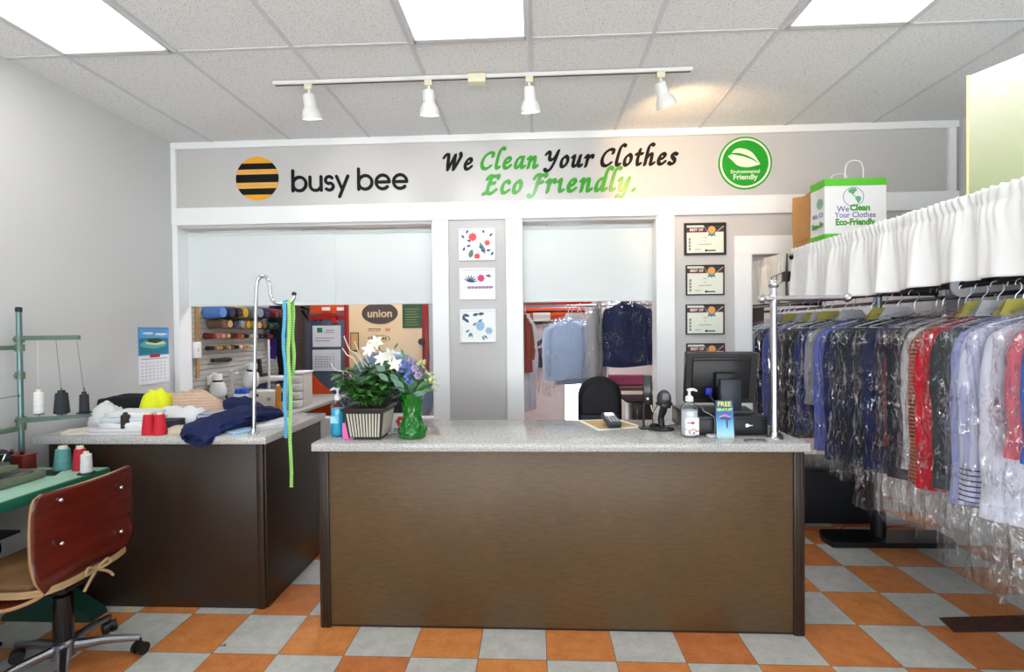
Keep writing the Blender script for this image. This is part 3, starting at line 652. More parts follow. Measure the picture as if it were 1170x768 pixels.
slab(pxx(243, 2.76), 2.76, CT, .15, .18, .08, .5, mat_plaid('blue_grey_check', (190, 198, 210), (70, 84, 120), (110, 124, 150), 60), 'small blue and grey checked shirt in the pile', 10)
slab(pxx(190, 2.67), 2.68, CT, .15, .12, .06, .2, cloth((52, 60, 72), var=.2), 'dark grey folded garment behind the red thread cones', 11)
slab(pxx(209, 2.58), 2.585, CT, .13, .1, .036, .15, cloth((206, 190, 168)), 'tan folded garment beside the red thread cones', 12)
slab(pxx(311, 2.82), 2.82, CT, .2, .22, .02, .7, wht, 'flat white cloth behind the chrome hook stand', 13)
slab(pxx(274, 2.6), 2.60, CT, .12, .13, .014, .9, cloth((150, 186, 214)), 'light blue cloth under the sleeve of the navy garment', 14)
mb = MB()                                                            # navy trousers draped over the front edge
path = cr_spline([(pxx(308, 2.99), 2.99, CT+.03), (pxx(290, 2.86), 2.86, CT+.055), (pxx(264, 2.72), 2.72, CT+.055), (pxx(243, 2.6), 2.60, CT+.042), (pxx(230, 2.505), 2.505, CT+.024), (pxx(226, 2.47), 2.468, CT-.006), (pxx(224, 2.46), 2.458, CT-.022)], 6)
rs = []
for i, q in enumerate(path):
    u = i/(len(path)-1); tn = (path[min(i+1, len(path)-1)]-path[max(i-1, 0)]); tn.z = 0; sd = tn.normalized().cross(Vector((0, 0, 1)))
    wx, wz = (.105+.025*math.sin(u*5)), .048*(1-.6*u)+.004; rr = []
    for k in range(36):
        a = 2*PI*k/36; nn = 1+.3*noise.noise(Vector((math.cos(a)*2, math.sin(a)*2, u*6)))+.22*noise.noise(Vector((math.cos(a)*6, math.sin(a)*6, u*12)))
        pz = q.z+wz*math.sin(a)*nn; pp = q+sd*(wx*math.cos(a)*nn)
        if pp.y > 2.484: pz = max(pz, CT+.002)
        rr.append(Vector((pp.x, pp.y, pz)))
    rs.append(rr)
mb.rings(rs); o = build('draped_garment', mb, M['navy'], None, 70); tag(o, 'dark navy garment sprawled across and hanging over the counter edge', 'clothes', 'loose clothes on the side counter')
lump(pxx(272, 3.08), 3.08, CT, .2, .1, .12, -.1, M['navy'], 'second dark navy garment at the back right of the pile', 16)

# ================================================================== SPOOLS
spool_n = [0]
def spool(x, y, z, r, h, col, label, group, dish=False, taper=.72, loc_thread=None):
    t = thing('thread_spool', label, 'thread spool', (x, y, z), group=group); z0 = z
    if dish: build('spool_base', MB().lathe([(r*1.5, 0), (r*1.5, .004), (r*.9, .007)], c=(x, y, z)), M['black'], t); z0 = z+.006
    prof = [(r*.96, 0), (r, .006)]
    n = 14
    for i in range(n+1): u = i/n; prof.append((r*(1-(1-taper)*u)*(1+.012*(-1)**i), .006+(h-.016)*u))
    prof += [(r*taper*.9, h-.006)]
    k = P('thread_%d' % len(bpy.data.materials), col, .6, var=.12, scale=6, stretch=(1, 1, 30), bump=.3, bscale=40)
    build('thread', MB().lathe(prof, c=(x, y, z0), n=20), k, t)
    build('cone_core', MB().lathe([(r*.5, h-.007), (r*.46, h+.008), (r*.2, h+.009), (r*.2, h-.005)], c=(x, y, z0), n=14), M['black'] if sum(col) < 200 else M['cream'], t)
    if loc_thread: build('loose_thread', MB().tube([(x, y, z0+h)]+[Vector(q) for q in loc_thread], .0009, 5), plain(col, .6), t)
    return t
p = at(140, 496, Z=CT); spool(p.x, p.y+.02, CT, .023, .1, (44, 30, 28), 'dark brown thread spool on a round base before the white stack', 'thread spools on the side counter', True, .9)
p = at(165, 498, Z=CT); spool(p.x, p.y+.03, CT, .033, .115, (206, 22, 44), 'left one of two red thread cones standing on the side counter', 'thread spools on the side counter')
p = at(178, 498, Z=CT); spool(p.x, p.y+.03, CT, .033, .115, (210, 24, 46), 'right one of two red thread cones standing on the side counter', 'thread spools on the side counter')
TT = .76
g = 'thread spools on the green sewing table'
spool(at(72, 520, Y=2.44).x, 2.44, TT, .042, .115, (92, 158, 152), 'teal thread cone standing on the green sewing table', g)
spool(at(91.5, 520, Y=2.44).x, 2.44, TT, .034, .115, (196, 30, 56), 'red thread cone on the green sewing table, behind the white spool', g)
spool(at(98.5, 520, Y=2.37).x, 2.37, TT, .025, .098, (232, 234, 236), 'white thread spool on a black base at the table corner', g, True, .9)

# ================================================================== SEWING TABLE, MACHINE, THREAD STAND
t = thing('sewing_table', 'mint green industrial sewing table against the left wall', 'table', (-2.51, 1.9, 0))
mb = MB().prism([(-2.77, 1.2), (-2.275, 1.2), (-2.25, 1.23), (-2.232, 2.46), (-2.25, 2.482), (-2.77, 2.482)], .722, .7595, 'z'); build('tabletop', mb, [M['table_green']], t)
mb = MB().box(-2.249, -2.229, 1.22, 2.47, .715, .7605, .004); mb.xf(Matrix.Identity(4)); build('edge_band', mb, M['table_edge'], t)
build('cutout_shade_plate', MB().prism([(-2.58, 2.33), (-2.39, 2.33), (-2.45, 2.43), (-2.58, 2.43)], .7592, .7608, 'z'), M['black'], t)  # black plate painted in for the shade inside the table recess
for y in (1.35, 2.42):
    mb = MB().box(-2.54, -2.48, y-.03, y+.03, .04, .72, .004); mb.box(-2.72, -2.3, y-.025, y+.025, .69, .721, .004)
    mb.prism([(-2.74, 0), (-2.26, 0), (-2.27, .03), (-2.44, .13), (-2.6, .13), (-2.73, .03)], y-.05, y+.05, 'y'); build('leg', mb, P('dark_green_enamel', (24, 62, 50), .35, var=.15), t)
build('stretcher', MB().box(-2.54, -2.5, 1.38, 2.39, .3, .34, .004), M['blackmetal'], t)
mb = MB().tube([(-2.47, 1.75, .5), (-2.47, 2.05, .5)], .085, 20); mb.tube([(-2.47, 2.05, .5), (-2.47, 2.1, .5)], .055, 18); mb.box(-2.52, -2.42, 1.78, 2.02, .575, .721, .01); build('motor', mb, M['blackgloss'], t)
build('treadle', MB().box(-2.66, -2.36, 1.7, 2.05, .09, .11, .006), M['blackmetal'], t); build('treadle_rod', MB().tube([(-2.4, 1.9, .11), (-2.42, 1.9, .45)], .007, 8), M['steel'], t)
t2 = slab(-2.45, 1.9, TT-.165, .2, .3, .02, .1, cloth((190, 192, 188)), 'grey cloth tucked on the motor shelf under the sewing table', 21, group=None)
t2.name = 'folded_cloth'
o = build('cloth_shelf', MB().box(-2.6, -2.3, 1.72, 2.08, TT-.18, TT-.167, .003), M['blackmetal'], t)
t = thing('overlock_machine', 'olive grey overlock sewing machine on the mint green table', 'sewing machine', (-2.6, 2.1, TT))
mb = MB().box(-2.72, -2.41, 1.85, 2.31, TT+.001, TT+.045, .012); build('machine_bed', mb, M['olive'], t)
mb = MB().prism([(1.9, TT+.04), (2.27, TT+.04), (2.25, TT+.09), (2.12, TT+.13), (2.0, TT+.14), (1.93, TT+.11)], -2.71, -2.54, 'x'); build('machine_body', mb, M['olive'], t)
mb = MB().prism([(1.95, TT+.1), (2.2, TT+.09), (2.2, TT+.075), (1.95, TT+.08)], -2.54, -2.44, 'x'); build('presser_arm', mb, M['olive'], t)
build('needle_plate', MB().box(-2.5, -2.415, 1.95, 2.25, TT+.044, TT+.05, .002), M['steel'], t)
for k in range(3):
    y = 2.0+k*.085; build('tension_knob', MB().tube([(-2.54, y, TT+.1-.01*k), (-2.5, y, TT+.105-.01*k)], .014, 14).tube([(-2.5, y, TT+.105-.01*k), (-2.485, y, TT+.106-.01*k)], .009, 12), M['steel'], t)
build('hand_wheel', MB().tube([(-2.63, 2.27, TT+.09), (-2.63, 2.3, TT+.09)], .05, 24), M['black'], t)
a, b = at(26, 529, Y=2.28), at(0, 537, Y=2.2)
build('thread_guide_wire', MB().tube([(-2.56, 2.22, TT+.06), (-2.545, 2.24, TT+.13), (-2.56, 2.2, TT+.135), (-2.68, 2.05, TT+.135)], .0045, 8), M['chrome'], t)
t = thing('toolbox', 'low red brown wooden box behind the overlock machine', 'box', (-2.67, 2.4, TT))
mb = MB().box(-2.77, -2.575, 2.345, 2.415, TT+.001, TT+.085, .004); build('box_body', mb, P('red_box', (110, 40, 32), .4, var=.15), t)
build('box_rim', MB().box(-2.772, -2.573, 2.343, 2.417, TT+.085, TT+.095, .003), P('red_box_rim', (130, 52, 42), .4), t)
for k in range(3): build('tool_handle', MB().tube([(-2.74+.06*k, 2.38, TT+.09), (-2.72+.06*k, 2.37, TT+.115)], .009, 8), plain((70, 30, 24), .5), t)
t = thing('thread_stand', 'green metal cone thread stand clamped to the sewing table', 'thread stand', (-2.70, 2.44, TT))
build('pole', MB().tube([(-2.70, 2.455, TT), (-2.70, 2.455, 1.585)], .0125, 14), P('blue_green_steel', (110, 140, 140), .3, .6, var=.1), t)
build('pole_cap', MB().lathe([(.014, 0), (.015, .02), (.012, .026), (.002, .027)], c=(-2.70, 2.455, 1.582)), M['black'], t)
mb = MB().prism([(-2.765, 2.41), (-2.66, 2.41), (-2.60, 2.44), (-2.64, 2.475), (-2.765, 2.475)], TT+.0005, TT+.012, 'z'); mb.lathe([(.03, .012), (.022, .03), (.015, .04)], c=(-2.70, 2.455, TT)); build('base_plate', mb, M['green_metal'], t)
zA, zL = 1.44, 1.035
for z in (zA, zA-.045, zL-.02, zL-.055, 1.25):
    build('clamp_collar', MB().tube([(-2.70, 2.455, z-.018), (-2.70, 2.455, z+.018)], .021, 14).box(-2.706, -2.694, 2.425, 2.44, z-.008, z+.008, .002), M['green_metal'], t)
build('guide_arm', MB().box(-2.69, -2.37, 2.447, 2.463, zA-.006, zA+.018, .003), M['green_metal'], t)
build('guide_arm', MB().box(-2.715, -2.699, 1.95, 2.445, zA-.055, zA-.032, .003), M['green_metal'], t)
build('spool_arm', MB().prism([(-2.69, zL-.035), (-2.33, zL-.005), (-2.33, zL+.008), (-2.69, zL-.008)], 2.435, 2.475, 'y'), M['green_metal'], t)
build('spool_arm', MB().box(-2.725, -2.69, 1.95, 2.44, zL-.075, zL-.05, .004), M['green_metal'], t)
for x in (-2.60, -2.475, -2.352): build('spool_pin', MB().tube([(x, 2.455, zL), (x, 2.455, zL+.15)], .004, 8).lathe([(.022, 0), (.022, .004), (.012, .007)], c=(x, 2.455, zL+.008)), M['green_metal'], t)
build('spool_pin', MB().tube([(-2.707, 2.3, zL-.05), (-2.707, 2.3, zL+.13)], .004, 8), M['green_metal'], t)
build('thread_wire', MB().tube(cr_spline([(-2.70, 2.445, 1.14), (-2.66, 2.40, 1.15), (-2.7, 2.32, 1.14), (-2.735, 2.28, 1.13)], 5), .003, 6), M['steel'], t)
g = 'thread spools on the thread stand'
spool(-2.60, 2.455, zL+.016, .023, .118, (234, 236, 236), 'slim white thread spool on the stand, nearest its pole', g, False, .88, [(-2.6, 2.455, 1.43)])
spool(-2.475, 2.455, zL+.016, .034, .112, (32, 36, 46), 'wide black thread cone in the middle of the stand arm', g, False, .78, [(-2.5, 2.455, 1.435)])
spool(-2.352, 2.455, zL+.016, .022, .098, (30, 34, 44), 'slim black thread spool at the tip of the stand arm', g, True, .9, [(-2.385, 2.455, 1.43)])
spool(-2.707, 2.3, zL-.049, .032, .11, (222, 222, 236), 'pale lavender white thread cone on the near arm of the stand', g, False, .85)

# ================================================================== CHAIR
cx, cyy = -2.06, 2.03
t = thing('sewing_chair', 'red plywood swivel chair with a tan cushion at the sewing table', 'chair', (cx, cyy, 0))
prof = cr_spline([(-1.885, 0, .845), (-1.9, 0, .72), (-1.905, 0, .6), (-1.9, 0, .52), (-1.925, 0, .45), (-1.99, 0, .418), (-2.1, 0, .41), (-2.25, 0, .415), (-2.36, 0, .40)], 6)
N = len(prof)-1
def shell(u, v):
    i = min(int(v*N), N-1); f = v*N-i; p = prof[i].lerp(prof[i+1], f)
    w = .236
    if v < .08: w = .236-.035*(1-math.sqrt(max(0, 1-(1-v/.08)**2)))
    wa = .06*math.exp(-((v-.52)/.10)**2); w -= wa
    if v > .94: w -= .05*((v-.94)/.06)**2
    s = (u-.5)*2; bow = .03*s*s if v < .5 else .0
    return Vector((p.x-bow*(1-v/.5 if v < .5 else 0), 1.985+s*w+.02*(1-v), p.z))
ob = build('plywood_shell', MB().grid(shell, 24, 48), [M['plywood'], M['plyedge']], t, 60)
md = ob.modifiers.new('ply', 'SOLIDIFY'); md.thickness = .014; md.offset = 0; md.material_offset_rim = 1
mb = MB().box(-2.38, -1.975, 1.815, 2.20, .432, .478, .022, 3); build('seat_cushion', mb, M['tancloth'], t, 60)
for px, py in ((52, 577), (38, 635), (137, 557), (137, 607)):
    q = at(px, py, X=-1.893); build('rivet', MB().ball((-1.886, min(max(q.y, 1.86), 2.17), q.z), .008, 8), M['chrome'], t)
mb = MB()
for dz in (0, .014):
    ribbon(mb, cr_spline([(-2.33, 1.795, .44+dz), (-2.1, 1.79, .445+dz), (-1.95, 1.80, .45+dz), (-1.893, 1.87, .452+dz), (-1.883, 2.0, .455+dz), (-1.893, 2.13, .455+dz), (-1.95, 2.215, .455+dz), (-2.2, 2.22, .45+dz)], 5), .013, (0, 0, 1), .004)
build('cushion_tie', mb, M['strapc'], t)
mb = MB()
for s in (-1, 1):
    mb.tube(cr_spline([(-1.876, 2.0, .46), (-1.87, 2.0+s*.045, .485), (-1.868, 2.0+s*.055, .462), (-1.876, 2.0, .458)], 5), .006, 6); mb.tube(cr_spline([(-1.876, 2.0, .46), (-1.866, 2.0+s*.045, .43), (-1.866, 2.0+s*.07, .40)], 5), .006, 6)
build('tie_bow', mb, M['strapc'], t)
mb = MB().box(cx-.1, cx+.1, cyy-.09, cyy+.09, .385, .405, .004); mb.lathe([(.04, .35), (.045, .386)], c=(cx, cyy, 0)); build('seat_plate', mb, M['blackmetal'], t)
build('side_bracket', MB().tube(cr_spline([(-1.93, 2.195, .60), (-1.915, 2.215, .53), (-1.945, 2.215, .46), (-2.0, 2.19, .42)], 5), .006, 8), M['chrome'], t)
build('gas_post', MB().lathe([(.034, .13), (.036, .14), (.036, .33), (.03, .335), (.024, .34), (.024, .386)], c=(cx, cyy, 0)), M['blackgloss'], t)
build('base_hub', MB().lathe([(.03, .062), (.045, .066), (.045, .13), (.036, .138)], c=(cx, cyy, 0)), M['steel'], t)
for k in range(5):
    a = math.radians(26+72*k); dx, dy = math.cos(a), math.sin(a)
    mb = MB().tube([(cx+dx*.035, cyy+dy*.035, .105), (cx+dx*.15, cyy+dy*.15, .098), (cx+dx*.272, cyy+dy*.272, .075)], [.021, .018, .013], 10); build('base_arm', mb, M['steel'], t)
    c0 = Vector((cx+dx*.272, cyy+dy*.272, 0)); b = a+.9; ux, uy = -math.sin(b), math.cos(b)
    mb = MB()
    for s in (-1, 1): mb.tube([(c0.x+ux*s*.008, c0.y+uy*s*.008, .027), (c0.x+ux*s*.026, c0.y+uy*s*.026, .027)], .0265, 18)
    mb.tube([(c0.x-ux*.02, c0.y-uy*.02, .033), (c0.x+ux*.02, c0.y+uy*.02, .033)], .018, 12); mb.tube([(c0.x, c0.y, .03), (c0.x, c0.y, .07)], .007, 8); build('caster', mb, M['black'], t)

# ================================================================== CALENDAR
X0 = XL+.0005
t = thing('wall_calendar', 'wall calendar with a blue tropical island photo above a month page', 'calendar', (X0, 3.46, 1.10))
ya, yb, za, zb = 3.315, 3.60, 1.10, 1.508; zm = 1.305
build('month_page', MB().box(X0, X0+.004, ya, yb, za, zm), plain((232, 234, 240), .6), t); build('backing_card', MB().box(X0, X0+.0035, ya, yb, zm, zb), plain((80, 150, 214), .6), t)
def quad(nm, y0, y1, z0, z1, m, d): build(nm, MB().box(X0+.003, X0+.003+d, y0, y1, z0, z1), m, t)
quad('photo_sky', ya+.008, yb-.008, 1.43, zb-.012, plain((96, 168, 226), .4), .0022); quad('photo_sea', ya+.008, yb-.008, zm+.01, 1.43, plain((38, 128, 150), .4), .0022)
def blob(nm, y, z, ry, rz, m, d): build(nm, MB().prism([(y+ry*math.cos(2*PI*k/24), z+rz*math.sin(2*PI*k/24)*(1+.1*math.sin(5*k))) for k in range(24)], X0+.004, X0+.0045+d, 'x'), m, t, 0)
blob('photo_shallows', 3.45, 1.385, .125, .03, plain((86, 186, 186), .4), .001); blob('photo_beach', 3.47, 1.395, .095, .014, plain((236, 222, 190), .5), .0016); blob('photo_trees', 3.46, 1.412, .07, .017, plain((44, 84, 48), .6), .0022); blob('photo_cloud', 3.4, 1.465, .05, .009, plain((226, 238, 248), .5), .001); blob('photo_cloud', 3.52, 1.458, .06, .008, plain((226, 238, 248), .5), .001)
mb = MB()
for r_ in range(6):
    for c_ in range(7): mb.box(X0+.0035, X0+.0046, ya+.024+c_*.035, ya+.034+c_*.035, 1.13+r_*.024, 1.137+r_*.024)
build('printed_dates', mb, plain((150, 156, 176), .6), t); quad('red_title', ya+.10, yb-.09, 1.29, 1.315, plain((170, 40, 60), .5), .002); quad('month_band', ya+.02, yb-.02, 1.279, 1.283, plain((120, 60, 80), .5), .0018)

# ================================================================== HOOK STAND AND TAPE MEASURES
hy = 2.556
pts = [at(px, py, Y=hy) for px, py in ((290, 495.5), (291, 420), (292.5, 350), (293.5, 326), (296, 318), (301, 315.5), (306, 319), (308.5, 328), (309.5, 338), (313, 345), (320, 347), (327, 346.5), (332, 345), (335.5, 341), (336, 336))]
t = thing('hook_stand', 'chrome bent tube hook stand rising from the side counter', 'hook stand', (pts[0].x, hy, CT))
build('bent_tube', MB().tube(cr_spline(pts, 5), .0095, 12), M['chrome'], t); build('base_flange', MB().lathe([(.03, 0), (.03, .006), (.016, .012), (.013, .03)], c=(pts[0].x, hy, CT)), M['chrome'], t)
build('rubber_tip', MB().ball((pts[-1].x, hy, pts[-1].z), .0125, 10), M['black'], t)
def tape_mat(nm, c1, c2):
    k = NT(nm); s = k.n('ShaderNodeSeparateXYZ'); k.l(k.n('ShaderNodeTexCoord').outputs['Object'], s.inputs[0])
    k.l(k.mix(k.math('GREATER_THAN', k.math('FRACT', k.math('MULTIPLY', s.outputs[2], 80)), .84), lin(c1), lin(c2)), k.b.inputs['Base Color']); k.b.inputs['Roughness'].default_value = .5; return k.m
for px, zend, zend2, mm, lab in ((325.5, 500, 470, tape_mat('blue_tape', (84, 176, 214), (50, 110, 150)), 'blue tape measure hanging over the chrome hook'), (331, 556, 430, tape_mat('green_tape', (160, 216, 110), (84, 150, 84)), 'longer green tape measure hanging over the chrome hook')):
    top = at(px, 345.5, Y=hy); z1, z2 = at(px, zend, Y=hy).z, at(px, zend2, Y=hy).z; zt = top.z+.013
    f = [(top.x+.004*math.sin(i*1.3), hy-.0125-.004*math.sin(i*.9), z1+(zt-.012-z1)*i/12) for i in range(13)]; b = [(top.x+.01+.004*math.sin(i*1.1), hy+.0125, zt-.012+(z2-zt+.012)*i/10) for i in range(11)]
    o = build('tape_measure', ribbon(MB(), f+[(top.x+.004, hy-.006, zt-.003), (top.x+.006, hy, zt-.0015), (top.x+.008, hy+.006, zt-.003)]+b, .018, (1, 0, 0), .0018), mm, None, 40); tag(o, lab, 'tape measure', 'tape measures on the hook')
# ================================================================== ITEMS ON THE FRONT COUNTER
def pump_bottle(x, y, r, h, label, gel, lab_fn=None, sq=1.0, bodym=None, fill=.8, ang=0):
    t = thing('sanitizer_bottle', label, 'bottle', (x, y, CT), group='pump bottles on the front counter')
    b = [(r*.9, 0), (r, .006), (r, h*.62), (r*.95, h*.68), (r*.6, h*.76), (r*.36, h*.79), (r*.36, h*.82)]
    mb = MB().lathe(b, c=(x, y, CT), n=26); build('bottle_body', mb, bodym or M['bottle'], t)
    g = [(r*.82, .004), (r*.93, .01), (r*.93, h*.62*fill), (r*.9, h*.62*fill+.002)]
    build('gel', MB().lathe(g, c=(x, y, CT), n=26), gel, t)
    z = CT+h*.8
    mb = MB().lathe([(r*.46, 0), (r*.46, .02), (r*.3, .028), (r*.16, .03), (r*.16, .05), (r*.3, .052), (r*.3, .06), (r*.1, .063)], c=(x, y, z), n=18)
    c, s = math.cos(ang), math.sin(ang)
    mb.tube([(x, y, z+.056), (x+.022*c, y+.022*s, z+.058), (x+.038*c, y+.038*s, z+.05)], [.009, .007, .005], 8); build('pump', mb, M['whitep'], t)
    return t
p = at(383, 500, Z=CT); bx_, by_ = p.x, p.y+.04
t = pump_bottle(bx_, by_, .036, .235, 'clear pump bottle of bright blue gel beside the pink notepad', M['gelblue'], fill=.98, ang=PI)
build('bottle_label', MB().box(bx_-.026, bx_+.018, by_-.0385, by_-.036, CT+.07, CT+.11, .001, 1), plain((120, 214, 236), .5), t)
mb = MB()
for k in range(3): mb.box(bx_-.022, bx_+.012-.006*k, by_-.0392, by_-.038, CT+.078+.01*k, CT+.082+.01*k)
build('label_print', mb, plain((230, 246, 250), .5), t)
p = at(397, 503, Z=CT); t = thing('note_block', 'small bright pink note block standing beside the planter', 'note block', (p.x, p.y+.03, CT))
build('pink_sheets', MB().box(p.x-.028, p.x+.026, p.y+.012, p.y+.05, CT, CT+.082, .002), P('pink_paper', (240, 92, 170), .7, var=.04), t); build('cover_sheet', MB().box(p.x-.028, p.x+.026, p.y+.0085, p.y+.0125, CT+.001, CT+.083), plain((236, 110, 180), .6), t)

# planter
px0, py0 = -.852, 2.49
t = thing('planter', 'black square planter with white ribs and a bushy green plant', 'planter', (px0, py0, CT))
def frustum(mb, h0, h1, z0, z1):
    return mb.rings([[Vector((px0+a*h, py0+b*h, z)) for a, b in ((-1, -1), (1, -1), (1, 1), (-1, 1))] for h, z in ((h0, z0), (h1, z1))])
mb = MB(); frustum(mb, .082, .1, CT+.012, CT+.145); frustum(mb, .106, .108, CT+.145, CT+.158); mb.box(px0-.07, px0+.07, py0-.07, py0+.07, CT, CT+.013)

build('pot', mb, M['pot'], t, 0)
mb = MB()
for f in range(4):
    st = len(mb.v)
    for k in range(11):
        u = -1+2*(k+.5)/11; w = .0042
        mb.add([(u*.075-w, -.0835, .016), (u*.075+w, -.0835, .016), (u*.088+w, -.1015, .134), (u*.088-w, -.1015, .134), (u*.075-w, -.08, .016), (u*.075+w, -.08, .016), (u*.088+w, -.097, .134), (u*.088-w, -.097, .134)], [(0, 1, 2, 3), (4, 7, 6, 5), (0, 4, 5, 1), (1, 5, 6, 2), (2, 6, 7, 3), (3, 7, 4, 0)])
    mb.xf(Matrix.Translation((px0, py0, CT)) @ Matrix.Rotation(f*PI/2, 4, 'Z'), st)
build('white_ribs', mb, M['potstripe'], t, 0)
mb = MB().box(px0-.112, px0+.112, py0-.112, py0+.112, CT+.153, CT+.16, .002); build('pot_rim', mb, M['pot'], t)
build('soil', MB().box(px0-.1, px0+.1, py0-.1, py0+.1, CT+.145, CT+.1615), plain((50, 36, 28), .9), t)
def leaf_mesh(mb, base, tip, w, up=Vector((0, 0, 1)), sag=.15, fold=.12):
    base, tip = Vector(base), Vector(tip); d = tip-base; L = d.length
    if L < 1e-5: return
    dn = d/L; sd = dn.cross(up)
    sd = sd.normalized() if sd.length > 1e-3 else Vector((1, 0, 0))
    nm = sd.cross(dn); vs = []; ws = (0.02, .7, 1, .72, .02)
    for i, ww in enumerate(ws):
        u = i/4; c = base+d*u-Vector((0, 0, 1))*sag*L*u*u
        vs += [c-sd*w/2*ww+nm*fold*w*ww, c, c+sd*w/2*ww+nm*fold*w*ww]
    mb.add(vs, [(3*i+j, 3*i+j+1, 3*i+j+4, 3*i+j+3) for i in range(4) for j in range(2)])
rg = random.Random(5); leaves = [MB(), MB()]; stems = MB()
for k in range(30):
    a = rg.random()*2*PI; r1 = .02+.075*math.sqrt(rg.random()); el = rg.uniform(.06, .22); sp = rg.uniform(1.2, 1.75)
    b0 = Vector((px0+.6*r1*math.cos(a), py0+.6*r1*math.sin(a), CT+.15)); tp = Vector((px0+r1*sp*math.cos(a), py0+r1*sp*math.sin(a), CT+.17+el*(1.15-.35*r1/.095)))
    path = cr_spline([b0, b0.lerp(tp, .5)+Vector((0, 0, .025)), tp], 5); stems.tube(path, .0022, 5)
    for i in range(3, len(path)):
        for s in (0, 1, 2):
            aa = rg.random()*2*PI; q = path[i]; l = rg.uniform(.045, .075)
            leaf_mesh(leaves[rg.random() < .18], q, q+Vector((math.cos(aa)*l, math.sin(aa)*l, rg.uniform(-.012, .03))), l*.55)
for i, (mm) in enumerate(('leaf', 'leaf2')): o = build('foliage', leaves[i], M[mm], t, 0); o['kind'] = 'stuff'
build('stems', stems, M['stem'], t)
for k, (pxs) in enumerate((((402, 432), (397, 425), (388, 424), (382, 422), (378, 415)), ((412, 424), (404, 410), (397, 406), (394, 402), (391, 398)), ((416, 420), (408, 405), (400, 400), (396, 392), (393, 384)), ((420, 418), (414, 412), (408, 398), (405, 390)), ((406, 440), (398, 438), (393, 433), (392, 424)), ((424, 420), (418, 408), (417, 402)))):
    build('curly_twig', MB().tube(cr_spline([at(a, b, Y=py0-.05+.02*k) for a, b in pxs], 5), .0028, 6), M['twig'], t)

# vase with flowers
vx, vy = -.628, 2.475
t = thing('flower_vase', 'green cut glass vase holding white lilies and blue flowers', 'vase', (vx, vy, CT))
outer = [(.046, 0), (.06, .004), (.072, .02), (.074, .035), (.066, .06), (.05, .085), (.046, .11), (.048, .16), (.055, .20), (.064, .225)]
mb = MB(); n = 72
rs = []
dense = []
for (r0, z0), (r1, z1) in zip(outer, outer[1:]):
    for j in range(4): u = j/4; dense.append((r0+(r1-r0)*u, z0+(z1-z0)*u))
dense.append(outer[-1])
for r_, z_ in dense:
    rs.append([Vector((vx+math.cos(2*PI*k/n)*r_*(1+.03*math.cos(9*(2*PI*k/n)+z_*70)+.03*math.cos(9*(2*PI*k/n)-z_*70)), vy+math.sin(2*PI*k/n)*r_*(1+.03*math.cos(9*(2*PI*k/n)+z_*70)+.03*math.cos(9*(2*PI*k/n)-z_*70)), CT+z_)) for k in range(n)])
inner = [[p.lerp(Vector((vx, vy, p.z)), .12) for p in r_] for r_ in rs[::-1] if r_[0].z > CT+.02]
mb.rings(rs+inner); build('vase_glass', mb, M['vaseglass'], t, 60)
stm = MB(); rg = random.Random(11)
FL = []                                                              # flower heads: kind, pixel of the head, depth
for kind, px, py, dy in (('lily', 424, 400, -.02), ('lily', 438, 410, -.04), ('lily', 447, 405, .0), ('lily', 452, 418, -.05), ('lily', 430, 392, .02),
                         ('hyd', 462, 420, -.05), ('hyd', 468, 432, -.06), ('rose', 474, 421, -.03), ('rose', 478, 429, -.06), ('rose', 470, 412, 0), ('snap', 482, 418, -.02), ('snap', 489, 432, -.03), ('snap', 495, 438, -.05), ('hyd', 458, 430, .02), ('rose', 484, 424, .01)):
    FL.append((kind, at(px, py, Y=vy+dy)))
base = Vector((vx, vy, CT+.06))
for kind, q in FL:
    mid = Vector((vx+(q.x-vx)*.25, vy+(q.y-vy)*.25, CT+.225)); stm.tube(cr_spline([base+Vector((rg.uniform(-.02, .02), rg.uniform(-.02, .02), 0)), mid, q], 5), .0028, 6)
def lily(q, d, r, mb):
    d = d.normalized(); s = d.orthogonal().normalized(); b = d.cross(s)
    for k in range(6):
        a = k*PI/3; o_ = (s*math.cos(a)+b*math.sin(a)); leaf_mesh(mb, q, q+(o_*.85+d*.55)*r, r*.46, d, .15, .25)
for kind, q in FL:
    mb = MB()
    if kind == 'lily': lily(q, Vector((rg.uniform(-.7, .3), -1, rg.uniform(-.1, .7))), .05, mb); build('lily', mb, M['petalw'], t, 0)
    elif kind == 'hyd':
        for k in range(34):
            v = Vector((rg.gauss(0, 1), rg.gauss(0, 1), rg.gauss(0, 1))).normalized(); lily(q+v*.024, v, .014, mb)
        build('blue_hydrangea', mb, M['petalb'], t, 0)
    elif kind == 'rose':
        for j in range(4):
            for k in range(6):
                a = k*PI/3+j*.5; e = .25+.33*j; v = Vector((math.cos(a)*math.cos(e), -math.sin(e)*.6-.2, math.sin(a)*math.cos(e))); leaf_mesh(mb, q, q+v.normalized()*(.024-.003*j), .02, Vector((0, -1, 0)), 0, .3)
        build('lilac_rose', mb, M['petall'], t, 0)
    else:
        for k in range(12): v = Vector((rg.uniform(-.022, .022), rg.uniform(-.02, .02), rg.uniform(-.03, .03))); mb.ball(q+v, rg.uniform(.005, .009), 6)
        build('berry_sprig', mb, M['petalg'], t)
gl = [MB(), MB()]
for k in range(46):
    a = rg.random()*2*PI; b0 = Vector((vx+.03*math.cos(a), vy+.03*math.sin(a), CT+.21+rg.uniform(0, .07))); l = rg.uniform(.06, .13)
    leaf_mesh(gl[rg.random() < .3], b0, b0+Vector((math.cos(a)*l, math.sin(a)*l*.7, rg.uniform(-.01, .1))), rg.uniform(.022, .038))
